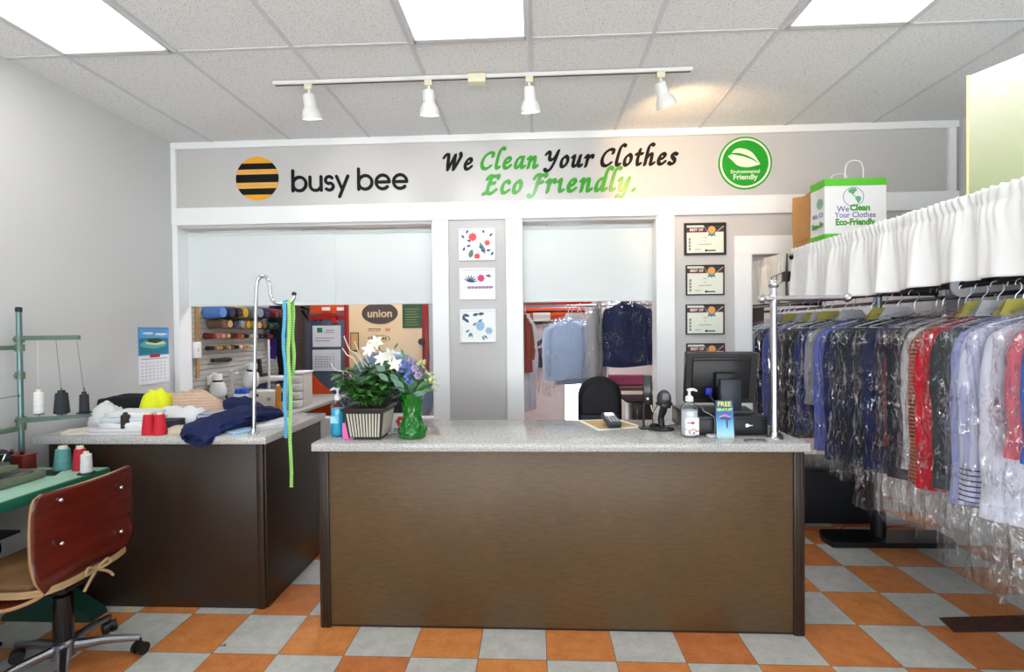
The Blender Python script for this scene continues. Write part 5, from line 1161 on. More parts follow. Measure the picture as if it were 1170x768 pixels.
far = None  # coats added on the far rail to darken the gap behind the hangers
for k in range(16):
    lab = 'added dark coat on the far side of the conveyor, %s from the viewer' % ORD[k]
    if far is None:
        far = garment('hanging_coat', lab, 1.2, cloth((26, 28, 36), var=.25), -.95, .2, .07, -.85, 'jacket', None, 300, None, 'coat', x=2.71, z=RZ, group='added dark coats on the far rail', r0=.07); o = far
    else: o = copy_tree(far)
    o.location = (2.71, 1.2+.2*k, RZ); o.rotation_euler = (0, 0, -.3+.2*(k % 3)); o['label'] = lab
# ---- bags and panel on the shelf
SZ = 1.962
def text_on(parent, s, size, m, x, y, z, bold=0, sx=1): return txt(s, size, M[m], 'lettering', parent, (x, y, z), (PI/2, 0, 0), .0004, bold, sx=sx)
t = thing('paper_bag', 'white paper carrier bag with green bands and We Clean Your Clothes print', 'paper bag', (1.9, 3.07, SZ))
x0, x1, ya, yb, z0, z1 = 1.72, 2.075, 3.0, 3.15, SZ, 2.335
build('bag_body', MB().rings([[Vector((a, b, z)) for a, b in ((x0+i, ya+i*.3), (x1-i, ya+i*.3), (x1-i, (ya+yb)/2), (x1-i, yb-i*.3), (x0+i, yb-i*.3), (x0+i*1.0+.006, (ya+yb)/2))] for i, z in ((0, z0), (.001, (z0+z1)/2), (.002, z1))]), M['bagw'], t, 0)
mb = MB()
for za, zb in ((z1-.042, z1+.001), (z0+.0005, z0+.05)): mb.rings([[Vector((a, b, z)) for a, b in ((x0-.0012, ya-.0012), (x1+.0012, ya-.0012), (x1+.0012, yb+.0012), (x0-.0012, yb+.0012))] for z in (za, zb)])
build('green_band', mb, M['baggreen'], t, 0)
for y, dz in ((ya+.004, .105), (yb-.004, .07)):
    xm = (x0+x1)/2-.005; build('cord_handle', MB().tube(cr_spline([(xm-.052, y, z1-.03), (xm-.05, y, z1+dz*.6), (xm-.03, y-.004, z1+dz*.95), (xm+.01, y-.005, z1+dz), (xm+.04, y-.003, z1+dz*.85), (xm+.052, y, z1+dz*.4), (xm+.052, y, z1-.03)], 5), .0035, 8), M['bagw'], t)
yf = ya-.0006; xm = (x0+x1)/2
text_on(t, 'We', .046, 'text_purple', xm-.072, yf, 2.155, .0006); text_on(t, 'Clean', .05, 'text_green', xm+.025, yf, 2.162, .0022)
text_on(t, 'Your Clothes', .046, 'text_purple', xm-.002, yf, 2.12, .0006, .93); text_on(t, 'Eco-Friendly.', .052, 'text_green', xm+.002, yf, 2.078, .0022, .86)
mb = MB(); c2 = (xm-.012, 2.227); n = 40
mb.rings([[Vector((c2[0]+r*math.cos(2*PI*k/n), yf-.0004*q, c2[1]+r*.95*math.sin(2*PI*k/n))) for k in range(n)] for r, q in ((.06, 1), (.0565, 1), (.0565, 0), (.06, 0), (.06, 1))], cap=False); build('printed_globe', mb, M['text_purple'], t, 0)
mb = MB()
for pts in (((-.03, .04), (-.012, .05), (.012, .05), (.022, .035), (.008, .03), (.004, .018), (-.006, .01), (-.012, .022), (-.028, .026)), ((.0, .012), (.012, .004), (.008, -.002), (.0, .006)), ((.012, .0), (.03, .006), (.045, -.006), (.04, -.022), (.03, -.038), (.024, -.04), (.02, -.024), (.01, -.012))):
    mb.prism([(c2[0]+a, c2[1]+b) for a, b in pts], yf-.0006, yf)
build('printed_continents', mb, plain((86, 168, 120), .6), t, 0)
# print on the gusset side
for s_, sz, m_, z, bold in (('We Cl', .04, 'text_purple', 2.13, .0006), ('Eco-Fr', .044, 'text_green', 2.07, .002)):
    txt(s_, sz, M[m_], 'lettering', t, (x0-.002, 3.072, z), (PI/2, 0, -PI/2), .0004, bold)
mb = MB(); mb.prism([(3.05+.03*math.cos(2*PI*k/20), 2.2+.03*math.sin(2*PI*k/20)) for k in range(20)], x0-.0012, x0+.001, 'x'); build('printed_continents', mb, plain((120, 170, 150), .6), t, 0)
t = thing('paper_bag', 'plain brown kraft paper bag behind the white carrier bag', 'paper bag', (1.83, 3.26, SZ))
rs = []
for i, z in ((0, SZ), (.004, SZ+.05), (-.004, SZ+.2), (.002, 2.31)):
    rs.append([Vector((a, b, z+(.012*math.sin(k*2) if z > 2.2 else 0))) for k, (a, b) in enumerate(((1.725+i, 3.165), (1.93, 3.165), (1.94, 3.26), (1.93, 3.36), (1.72+i, 3.365), (1.735+i, 3.26)))])
build('kraft_body', MB().rings(rs), M['kraft'], t, 0); build('kraft_fold', MB().box(1.7185, 1.722, 3.19, 3.345, SZ+.055, SZ+.062, .001, 1), M['kraft'], t)
# panel
a, b = Vector((1.748, 2.07)), Vector((1.95, 1.58)); dv = (b-a).normalized(); nv = Vector((dv.y, -dv.x)); nv = nv if nv.x < 0 else -nv
t = thing('canvas_print', 'tall pale green canvas print with faint leaf picture standing on the shelf', 'picture', (a.x, a.y, SZ))
zt_ = 2.462; th = .03
k = NT('pale_green_canvas'); s = k.n('ShaderNodeSeparateXYZ'); k.l(k.n('ShaderNodeTexCoord').outputs['Object'], s.inputs[0])
nz = k.noise(7, 4); wv = k.noise(160, 2)
zz = k.math('ADD', k.math('MULTIPLY', s.outputs[2], 1.7), k.math('MULTIPLY', nz, .25))
k.l(k.ramp(zz, (.15, lin((166, 176, 136))), (.45, lin((186, 193, 160))), (.8, lin((204, 208, 190))), (1, lin((212, 214, 208)))), k.b.inputs['Base Color']); k.b.inputs['Roughness'].default_value = .6; k.bump(wv, .25, .004)
quad_ = [(a.x, a.y), (b.x, b.y), (b.x-nv.x*th, b.y-nv.y*th), (a.x-nv.x*th, a.y-nv.y*th)]
build('canvas_face', MB().prism(quad_, SZ+.001, zt_, 'z'), k.m, t, 0)
ea = Vector((a.x+nv.x*.002, a.y+nv.y*.002)); mb = MB()
mb.prism([(ea.x-dv.x*.004, ea.y-dv.y*.004), (ea.x+dv.x*.004, ea.y+dv.y*.004), (ea.x+dv.x*.004-nv.x*.034, ea.y+dv.y*.004-nv.y*.034), (ea.x-dv.x*.004-nv.x*.034, ea.y-dv.y*.004-nv.y*.034)], SZ+.0005, zt_+.003, 'z'); build('edge_strip', mb, plain((226, 220, 160), .6), t, 0)
mb = MB()
def pan(u, z): q = a+dv*u+nv*.0012; return Vector((q.x, q.y, z))
for (u, z, l, w, ang) in ((.16, 2.36, .09, .05, .5), (.2, 2.33, .1, .05, 0), (.17, 2.31, .08, .045, -.6), (.26, 2.35, .09, .05, .9), (.13, 2.34, .07, .04, 2.6), (.28, 2.32, .1, .05, -.3)):
    ca, sa = math.cos(ang), math.sin(ang); pp = [pan(u+(p_*l)*ca-(q_*w)*sa, z+(p_*l)*sa+(q_*w)*ca) for p_, q_ in ((0, 0), (.3, .45), (.7, .4), (1, 0), (.7, -.4), (.3, -.45))]
    mb.add(pp, [tuple(range(6))])
build('printed_leaf', mb, plain((222, 222, 222), .6), t, 0)

# ---- things on the floor near the rail
o = build('floor_mat', MB().prism([(q.x, q.y) for q in (at(1073, 707, Z=0), at(1172, 704, Z=0), at(1200, 722, Z=0), at(1090, 723, Z=0))], .0005, .006, 'z'), P('rust_mat', (70, 38, 26), .8, var=.4, scale=30), None, 0); tag(o, 'narrow dark rust mat on the floor under the near clothes', 'mat')
pts = [at(a_, b_, Z=.006) for a_, b_ in ((905, 600), (920, 604), (940, 608), (955, 607), (968, 601), (985, 599.5), (1003, 601.5), (1040, 600))]
o = build('extension_cord', MB().tube(cr_spline(pts, 5), .005, 8), P('cord_red', (206, 62, 34), .4, var=.05)); tag(o, 'orange red extension cord lying on the floor behind the rail stand', 'cord')
t = thing('storage_bin', 'low dark storage bin in the doorway under the hanging clothes', 'bin', (1.95, 3.9, 0))
build('bin_body', MB().box(1.62, 2.5, 3.72, 4.1, .005, .4, .012), plain((24, 26, 30), .5), t); build('bin_lid', MB().box(1.61, 2.51, 3.712, 4.108, .4, .425, .008), plain((30, 33, 38), .5), t); build('pale_label', MB().box(1.72, 1.80, 3.7175, 3.7205, .05, .058), plain((170, 172, 176), .5), t)
p = at(146, 697, Z=0); o = build('chalk_stub', MB().tube([(p.x-.012, p.y, .006), (p.x+.014, p.y+.006, .006)], .006, 8), plain((236, 190, 60), .7)); tag(o, 'short yellow stub lying on the floor near the chair', 'stub')
p = at(255, 738, Z=0); o = build('thread_scrap', MB().tube(cr_spline([(p.x-.012, p.y-.006, .002), (p.x, p.y+.008, .002), (p.x+.012, p.y, .002), (p.x+.004, p.y-.008, .002)], 5), .0016, 6), plain((40, 40, 40), .7)); tag(o, 'tiny dark curl of thread on a grey floor tile', 'scrap')
# ================================================================== WORKSHOP BEHIND THE WALL
# --- dry cleaning machine
MY = 5.2
t = thing('dry_cleaning_machine', 'large orange and beige dry cleaning machine with round door', 'machine', (-1.7, MY+.4, 0))
def wq(px, py, y=MY): return at(px, py, Y=y)
L0, L1, L2, L3, L4, L5 = (wq(p, 400).x for p in (353.5, 394.5, 399.5, 483, 490, 499))
build('machine_body', MB().box(L0, L5+.1, MY+.02, MY+1.0, 0, 2.25, .01), M['orange'], t)
build('control_panel', MB().box(L0+.004, L1, MY-.005, MY+.02, .2, wq(370, 358).z, .004), M['slate'], t)
mb = MB().prism([(L0+.004, wq(353, 424).z), (wq(366, 437).x, wq(366, 437).z), (wq(380, 449).x, wq(380, 449).z), (L1, wq(394, 459).z), (L1, .21), (L0+.004, .21)], MY-.009, MY-.004); build('orange_wedge', mb, M['orange'], t, 0)
q0, q1 = wq(353.5, 366), wq(394, 357)
mb = MB().prism([(L0+.004, q0.z), (L1, q0.z), (L1, wq(394, 361).z), ((L0+L1)/2, wq(374, 356.5).z), (L0+.004, wq(354, 362).z)], MY-.012, MY-.004); build('curved_hood', mb, M['maroon'], t, 0)
for p, mm in ((361, 'black'), (367, 'black')): c = wq(p, 366); build('indicator', MB().tube([(c.x, MY-.012, c.z), (c.x, MY-.024, c.z)], .013, 12), M[mm], t)
c = wq(383, 365.5); build('emergency_stop', MB().box(c.x-.035, c.x+.035, MY-.012, MY-.004, c.z-.035, c.z+.035, .003).tube([(c.x, MY-.012, c.z), (c.x, MY-.035, c.z)], .024, 14), plain((200, 30, 26), .35), t)
def panel(nm, x0, y0, x1, y1, mm, d=.012, yy=None):
    a, b = wq(x0, y1), wq(x1, y0); return build(nm, MB().box(a.x, b.x, (yy or MY-.006)-d, MY-.004, a.z, b.z, .002, 1), mm, t)
wp = plain((214, 216, 220), .4)
panel('display_panel', 358, 372, 389.5, 396.5, wp); panel('keypad_panel', 358, 399.5, 389.5, 424, wp); panel('green_screen', 363, 374.5, 369, 380, plain((40, 130, 70), .2), .015)
mb = MB()
for r_ in range(5):
    for c_ in range(6): q = wq(361+c_*3.2, 407+r_*2.8); mb.box(q.x, q.x+.02, MY-.0215, MY-.016, q.z-.012, q.z, .0)
build('keypad', mb, plain((150, 154, 166), .5), t)
mb = MB()
for z_, w_ in ((377, 10), (379.6, 10), (386, 22), (389, 17)):
    q = wq(373 if z_ < 380 else 361, z_); mb.box(q.x, q.x+w_*.0093, MY-.0205, MY-.016, q.z-.008, q.z)
q = wq(382, 403); mb.box(q.x-.004, q.x, MY-.021, MY-.016, wq(382, 424).z, q.z); build('panel_print', mb, plain((150, 130, 140), .5), t)
for p0, p1 in ((372, 377), (389, 393)): panel('sticker', p0-4, 351, p1, 355, M['paper'], .008, MY+.014)
build('red_edge', MB().box(L1, L2, MY-.02, MY+.02, 0, 2.24, .004), M['maroon'], t)
build('beige_panel', MB().box(L2, L3, MY-.012, MY+.02, .1, 2.24, .004), M['mcream'], t); build('red_edge', MB().box(L3, L4, MY-.02, MY+.02, 0, 2.24, .004), M['maroon'], t); build('side_panel', MB().box(L4, L5+.08, MY-.005, MY+.02, 0, 2.24, .003), plain((190, 192, 196), .4), t)
yb_ = MY-.012
def ell(nm, px, py, rx, rz, mm, d, n=40):
    c = wq(px, py, yb_); return build(nm, MB().prism([(c.x+rx*math.cos(2*PI*k/n), c.z+rz*math.sin(2*PI*k/n)) for k in range(n)], yb_-d, yb_+.002), mm, t, 0)
ell('logo_plate', 434, 358, .195, .115, plain((78, 66, 60), .4), .004); c = wq(434, 358, yb_); txt('union', .115, plain((220, 190, 150), .4), 'lettering', t, (c.x, yb_-.005, c.z-.005), bold=.003, sx=1.05)
c = wq(432, 377, yb_); txt('SYSTEM', .05, plain((110, 70, 50), .5), 'lettering', t, (c.x-.04, yb_-.0025, c.z), sx=.8); txt('K4', .05, plain((200, 60, 50), .5), 'lettering', t, (c.x+.105, yb_-.0025, c.z), sx=.8, bold=.001)
n = 36; c = wq(433, 387, yb_)
build('oval_outline', MB().rings([[Vector((c.x+r*math.cos(2*PI*k/n), yb_-q, c.z+r*.3*math.sin(2*PI*k/n))) for k in range(n)] for r, q in ((.12, .003), (.112, .003), (.112, 0), (.12, 0), (.12, .003))], cap=False), plain((120, 50, 40), .5), t, 0)
mb = MB(); rg = random.Random(2)
for k in range(7): mb.box(c.x-.085+k*.025, c.x-.07+k*.025, yb_-.003, yb_, c.z-.012, c.z+.012)
build('oval_print', mb, M['black'], t, 0)
a_, b_ = wq(460, 375, yb_), wq(482, 346, yb_); build('green_notice', MB().box(a_.x, b_.x, yb_-.004, yb_+.001, a_.z, b_.z), plain((46, 84, 56), .4), t)
mb = MB(); [mb.box(a_.x+.03+.01*(k % 2), b_.x-.03-.015*(k % 3), yb_-.0055, yb_-.003, a_.z+.03+k*.028, a_.z+.037+k*.028) for k in range(7)]; build('notice_print', mb, plain((150, 160, 90), .5), t)
a_, b_ = wq(400.5, 402, yb_), wq(410, 380, yb_); build('rating_plate', MB().box(a_.x, b_.x, yb_-.003, yb_+.001, a_.z, b_.z).box(a_.x, b_.x, yb_-.006, yb_, a_.z-.0, a_.z+.012), plain((90, 70, 44), .5), t); build('rating_sheet', MB().box(a_.x+.01, b_.x-.01, yb_-.005, yb_, a_.z+.02, b_.z-.01), plain((206, 160, 100), .5), t)
c = wq(482, 390.5, yb_); build('round_knob', MB().tube([(c.x, yb_, c.z), (c.x, yb_-.03, c.z)], .034, 20), plain((46, 52, 58), .4), t)
c = wq(445, 452, yb_); Ry = Matrix.Translation((c.x, yb_, c.z)) @ Matrix.Rotation(PI/2, 4, 'X')
build('door_ring', MB().lathe([(.30, .0), (.47, .0), (.48, .03), (.44, .07), (.36, .09), (.31, .07), (.30, .02)], M4=Ry, n=56, cap=False), P('door_blue_grey', (110, 132, 158), .35, .1, var=.05), t, 50)
build('door_glass', MB().lathe([(.31, .015), (.29, .04), (.15, .06), (.002, .066)], M4=Ry, n=40), plain((26, 32, 44), .15), t, 60); build('door_latch', MB().box(c.x-.5, c.x-.42, yb_-.08, yb_-.0, c.z-.05, c.z+.05, .01), M['steel'], t)

# --- threads on the slatted wall
def wallx(px, py, x=XL+.016): return at(px, py, X=x)
def wall_spools(row, yline, px0, px1, n, r, h, cols, size):
    for k in range(n):
        px = px0+(px1-px0)*k/(n-1); py = yline[0]+(yline[1]-yline[0])*k/(n-1); q = wallx(px, py); col, cn = cols[k % len(cols)]
        L_ = r*(.9+.2*R.random()); hh = h*(.9+.2*R.random())
        M4 = Matrix.Translation((XL+.0165, q.y, q.z)) @ Matrix.Rotation(PI/2, 4, 'Y') @ Matrix.Rotation(R.uniform(-.08, .08), 4, 'X')
        t = thing('thread_spool', '%s %s, %s from the near end of the %s peg row' % (cn, size, ORD[k], ORD[row]), 'thread spool', (XL+.0165, q.y, q.z), group='thread spools on the slatted wall')
        build('peg', MB().lathe([(.003, 0), (.003, hh+.012)], M4=M4, n=8), M['steel'], t)
        m_ = plain(col, .6); build('thread', MB().lathe([(L_*.9, .004), (L_, .01), (L_*.72, hh)], M4=M4, n=16), m_, t)
BL, NV, GR, BR, GO, DG, TN, RD, WH, PK, BK, MR, OR, GY = ((84, 130, 196), 'sky blue'), ((30, 38, 70), 'navy'), ((100, 112, 110), 'grey green'), ((96, 70, 52), 'brown'), ((176, 140, 40), 'golden'), ((30, 66, 52), 'dark green'), ((190, 150, 100), 'tan'), ((160, 50, 40), 'red'), ((220, 216, 210), 'white'), ((226, 150, 150), 'pink'), ((30, 30, 34), 'black'), ((100, 30, 36), 'maroon'), ((206, 120, 60), 'orange'), ((120, 124, 140), 'grey')
wall_spools(0, (357, 358.5), 236, 306, 9, .062, .16, [BL, NV, BK, GO, GR, GY, NV, MR, BR], 'thread cone')
wall_spools(1, (370, 372.5), 239, 302, 10, .042, .14, [BR, TN, NV, GY, GO, GO, TN, BR, DG, DG], 'thread cone')
wall_spools(2, (384, 384.5), 233, 308, 14, .026, .085, [MR, OR, PK, TN, BK, RD, OR, BK, WH, TN, NV, BK, RD, TN], 'small thread spool')
wall_spools(3, (398, 396), 235, 280, 11, .022, .08, [BK, TN, GO, BR, TN, BR, BK, WH, OR, TN, WH], 'small thread spool')
for k in range(7):
    q = wallx(241+k*3.2, 412-.2*k); t = thing('bobbin', 'small black bobbin, %s along the lowest peg row' % ORD[k], 'bobbin', (XL+.0165, q.y, q.z), group='black bobbins on the slatted wall')
    M4 = Matrix.Translation((XL+.0165, q.y, q.z)) @ Matrix.Rotation(PI/2, 4, 'Y'); build('thread', MB().lathe([(.012, .004), (.016, .008), (.016, .03), (.012, .034)], M4=M4, n=14), M['black'], t); build('peg', MB().lathe([(.003, 0), (.003, .045)], M4=M4, n=8), M['steel'], t)
# yardstick, switch box, work lamps
q0, q1 = at(226, 352, X=XL+.03), at(226, 432, X=XL+.03)
t = thing('yardstick', 'tan wooden yardstick hanging on the slatted wall by the hatch edge', 'yardstick', (XL+.02, q0.y, q1.z)); build('stick', MB().box(XL+.0165, XL+.024, q0.y-.018, q0.y+.018, q1.z, q0.z+.05, .001, 1), P('maple', (184, 138, 74), .5, var=.12, scale=12, stretch=(1, 1, .1)), t); build('metal_tip', MB().box(XL+.0162, XL+.0245, q0.y-.0185, q0.y+.0185, q0.z+.045, q0.z+.06), M['steel'], t)
q = at(224, 400, X=XL+.04); t = thing('switch_box', 'white electrical box over the yardstick on the slatted wall', 'switch box', (XL+.025, q.y, q.z-.06)); build('box_cover', MB().box(XL+.025, XL+.06, q.y-.04, q.y+.04, q.z-.065, q.z+.065, .006), M['whitep'], t); build('toggle', MB().box(XL+.06, XL+.067, q.y-.004, q.y+.004, q.z-.015, q.z+.015, .001, 1), M['cream'], t); build('conduit', MB().tube([(XL+.035, q.y-.02, q.z-.065), (XL+.035, q.y-.06, q.z-.25)], .009, 8), M['steel'], t)
TZ = .80
t = thing('work_table', 'grey work table along the slatted wall behind the hatch', 'table', (-2.4, 4.6, 0))
build('tabletop', MB().box(XL+.02, -1.98, 3.88, 5.15, TZ-.03, TZ, .004), plain((150, 150, 146), .5), t)
for x in (XL+.06, -2.03):
    for y in (3.93, 5.1): build('leg', MB().box(x-.02, x+.02, y-.02, y+.02, 0, TZ-.03, .003), M['steel'], t)
def lamp(px, py, y, label, tilt, sc=1.0):
    p = at(px, py, Y=y); t = thing('work_lamp', label, 'lamp', (p.x, p.y, p.z), group='white work lamps by the slatted wall')
    M4 = Matrix.Translation(p) @ Matrix.Rotation(tilt, 4, 'Y')
    build('lamp_shade', MB().lathe([(.03*sc, .10*sc), (.036*sc, .09*sc), (.036*sc, .035*sc), (.05*sc, .025*sc), (.064*sc, -.02*sc), (.066*sc, -.07*sc), (.05*sc, -.095*sc), (.045*sc, -.09*sc)], M4=M4, n=24), M['lampw'], t); build('dark_ring', MB().lathe([(.0375*sc, .034*sc), (.0385*sc, .046*sc), (.037*sc, .05*sc)], M4=M4, n=24, cap=False), M['black'], t)
    return t, p
t, p = lamp(249, 441, 4.05, 'white bottle shaped work lamp hanging near the yardstick', 0)
build('lamp_arm', MB().tube(cr_spline([(p.x, p.y, p.z+.09), (p.x-.04, p.y-.0, p.z+.105), (XL+.03, p.y-.02, p.z+.05)], 5), .012, 8), M['lampw'], t); build('wall_mount', MB().box(XL+.0165, XL+.05, p.y-.05, p.y+.01, p.z+.01, p.z+.09, .006), M['lampw'], t)
t, p = lamp(287, 429, 4.3, 'white cone work lamp behind the chrome hook stand tube', .15, 1.1)
a_ = p+Vector((-.02, 0, .1)); build('lamp_arm', MB().tube([a_, at(266, 425, Y=4.35), at(258, 447, Y=4.35), Vector((XL+.02, 4.38, at(258, 447, Y=4.35).z))], .014, 8), M['lampw'], t); build('arm_knuckle', MB().tube([at(268, 425, Y=4.35), at(259, 446, Y=4.35)], .036, 14), M['lampw'], t)
# boxes with blue tops, sewing machine, shelf rack, drawers, straps, dark hose
for px, lab in ((273, 'left one of two white cartons with blue tops on the work table'), (280.5, 'right one of two white cartons with blue tops on the work table')):
    p = at(px, 462, Y=4.12); t = thing('supply_carton', lab, 'carton', (p.x, 4.12, TZ), group='blue topped cartons')
    zt = at(px, 450, Y=4.12).z; build('carton_body', MB().box(p.x-.03, p.x+.025, 4.09, 4.15, TZ, zt, .003), M['whitep'], t); build('blue_top', MB().box(p.x-.026, p.x+.021, 4.095, 4.145, zt-.001, zt+.045, .008), plain((40, 90, 200), .4), t); build('printed_mark', MB().box(p.x-.012, p.x+.006, 4.088, 4.0905, zt-.045, zt-.04).box(p.x-.006, p.x, 4.088, 4.0905, zt-.03, zt-.02), M['black'], t)
p = at(310, 470, Y=4.2); zt = at(310, 447, Y=4.2).z; x0, x1 = at(292, 460, Y=4.2).x, at(325, 460, Y=4.2).x
t = thing('sewing_machine', 'beige domestic sewing machine on the work table behind the hatch', 'sewing machine', ((x0+x1)/2, 4.2, TZ))
build('machine_bed', MB().box(x0-.02, x1+.03, 4.12, 4.28, TZ, TZ+.05, .01), plain((196, 190, 172), .4), t); build('machine_column', MB().box(x0+.09, x1-.06, 4.14, 4.27, TZ+.045, zt-.08, .015), plain((200, 196, 180), .4), t)
build('machine_head', MB().box(x0-.02, x1-.05, 4.13, 4.27, zt-.11, zt+.01, .018), plain((206, 202, 188), .4), t); build('needle_bar', MB().tube([(x0+.02, 4.2, zt-.11), (x0+.02, 4.2, TZ+.06)], .008, 8), M['steel'], t); build('hand_wheel', MB().tube([(x1-.05, 4.2, zt-.05), (x1-.02, 4.2, zt-.05)], .04, 18), M['black'], t); build('name_badge', MB().box(x0+.02, x0+.07, 4.127, 4.131, zt-.04, zt-.015), plain((60, 70, 66), .4), t); build('dial', MB().tube([(x0+.16, 4.132, zt-.06), (x0+.16, 4.118, zt-.06)], .014, 12), M['steel'], t)
q = at(322, 452, Y=4.12); spool_t = spool(q.x, 4.06, TZ, .026, at(322, 440, Y=4.06).z-TZ, (184, 120, 40), 'golden brown thread cone standing right of the beige sewing machine', None, False, .8)
p0, p1 = at(293, 431, Y=4.6), at(326, 431, Y=4.6)
t = thing('wire_shelf_rack', 'white two tier shelf rack above the beige sewing machine', 'shelf', ((p0.x+p1.x)/2, 4.65, TZ))
za, zb2 = p0.z, at(293, 444, Y=4.6).z
build('shelf', MB().box(p0.x, p1.x+.05, 4.55, 4.8, za-.03, za, .004), M['whitep'], t); build('shelf', MB().box(p0.x, p1.x+.05, 4.55, 4.8, zb2-.025, zb2, .004), M['whitep'], t)
xv = at(307, 400, Y=4.56).x; zz_ = at(307, 388, Y=4.56).z
for x in (p0.x+.01, xv, p1.x+.04): build('post', MB().box(x-.008, x+.008, 4.552, 4.568, TZ, zz_ if x == xv else za, .002, 1), M['whitep'], t)
p = at(297, 424, Y=4.62); t = thing('stapler', 'black upright stapler like tool on the upper white shelf', 'tool', (p.x, 4.65, za)); build('tool_body', MB().box(p.x-.03, p.x+.03, 4.6, 4.72, za, za+.03, .006), M['black'], t); build('tool_handle', MB().prism([(p.x-.03, za+.02), (p.x+.0, za+.02), (p.x-.015, za+.17), (p.x-.045, za+.17)], 4.63, 4.67), M['black'], t)
for k, (px, c_, w_) in enumerate(((300, (60, 70, 110), 14), (312, (150, 150, 160), 12), (320, (70, 60, 90), 8))):
    p = at(px, 440, Y=4.62); w2 = w_*.004; o = build('folded_cloth', MB().box(p.x-w2, p.x+w2, 4.58, 4.76, zb2+.0005, zb2+.04+.01*k, .012, 3), cloth(c_)); tag(o, '%s folded cloth on the lower white shelf' % ('blue', 'pale grey', 'plum')[k], 'cloth', 'cloths on the white shelf')
dx0, dx1 = at(330, 450, Y=4.25).x, at(346, 450, Y=4.25).x
t = thing('drawer_tower', 'white plastic tower of four clear drawers beside the orange machine', 'drawers', ((dx0+dx1)/2, 4.34, TZ))
ztop = at(345, 427, Y=4.25).z; build('tower_frame', MB().box(dx0, dx1, 4.26, 4.44, TZ+.0, ztop, .004), plain((196, 192, 184), .5), t); build('tower_top', MB().box(dx0-.008, dx1+.008, 4.23, 4.45, ztop, ztop+.016, .004), M['whitep'], t)
for k in range(4):
    h = (ztop-TZ-.01)/4; z0 = TZ+.006+k*h; d = .02*(3-k) if k < 3 else 0
    dr = build('drawer', MB().box(dx0+.006, dx1-.006, 4.24-d, 4.42, z0, z0+h-.012, .004), plain((206, 206, 202), .3), t); build('drawer_pull', MB().box(dx0+.0, dx1-.0, 4.23-d, 4.242-d, z0+h-.03, z0+h-.012, .003), M['whitep'], dr); build('drawer_contents', MB().box(dx0+.03, dx1-.05, 4.237-d, 4.2405-d, z0+.012, z0+h-.05), plain(((120, 116, 110), (92, 90, 84), (150, 140, 130), (170, 150, 140))[k], .6), dr)
hk = at(312, 350, Y=5.0)
def strap(px0, py0, px1, py1, w, col, label, y):
    a_, b_ = at(px0, py0, Y=y), at(px1, py1, Y=y); ptsS = [a_.lerp(b_, i/10)+Vector((.006*math.sin(i*1.7), .01*math.sin(i), 0)) for i in range(11)]; a0 = a_+Vector((0, 0, .03))
    t = thing('hanging_strap', label, 'strap', a0, group='straps hanging at the workshop corner'); build('strap_band', ribbon(MB(), ptsS, w, (1, 0, 0), .008), cloth(col, var=.15), t); build('strap_ring', MB().tube([a_+Vector((.018*math.cos(2*PI*k/16), 0, .018+.018*math.sin(2*PI*k/16))) for k in range(17)], .004, 6), M['steel'], t)
t = thing('hook_rail', 'dark hook rail with straps in the corner behind the hatch', 'hook rail', (hk.x, 5.03, hk.z+.05)); b0, b1 = at(302, 346, Y=5.03), at(326, 346, Y=5.03)
build('rail_bar', MB().box(XL+.02, b1.x+.05, 5.03, 5.05, b0.z+.03, b0.z+.06, .003), M['blackmetal'], t); 
for px in (307, 313, 318): q = at(px, 347, Y=5.02); build('hook', MB().tube([(q.x, 5.03, q.z+.045), (q.x, 4.99, q.z+.04), (q.x, 4.985, q.z+.06)], .004, 6), M['steel'], t)
strap(307, 349, 308, 388, .085, (44, 30, 66), 'short dark purple strap on the hook rail', 5.0)
strap(313, 349, 312, 410, .075, (66, 40, 130), 'long bright purple strap on the hook rail', 4.985)
strap(318.5, 349, 321, 440, .06, (18, 20, 28), 'longest black strap hanging on the hook rail', 4.97)
o = build('canvas_pouch', MB().box(at(316, 390, Y=4.93).x-.05, at(316, 390, Y=4.93).x+.09, 4.92, 4.96, at(316, 387, Y=4.93).z, at(316, 363, Y=4.93).z, .015), cloth((24, 26, 36))); tag(o, 'small black pouch hanging among the purple straps', 'pouch')
o = build('hose', MB().tube(cr_spline([at(233, 462, Y=3.98), at(240, 449, Y=4.0), at(252, 446, Y=4.05), at(260, 455, Y=4.1), at(268, 470, Y=4.15)], 6), .012, 10), plain((70, 78, 74), .5)); tag(o, 'dark grey hose arching over the clothes pile behind the hatch', 'hose')
t = thing('swing_bracket', 'black angled bracket high on the partition beside the orange machine', 'bracket', at(348, 352, Y=5.7)); q = [at(340, 349, Y=5.7), at(352, 354, Y=5.7), at(352, 366, Y=5.7), at(345, 355, Y=5.7)]; build('bracket_arm', MB().tube(q, .014, 8), M['blackmetal'], t); build('bracket_plate', MB().box(q[0].x-.03, q[0].x+.03, 5.69, 5.779, q[0].z-.03, q[0].z+.03, .004), M['blackmetal'], t)

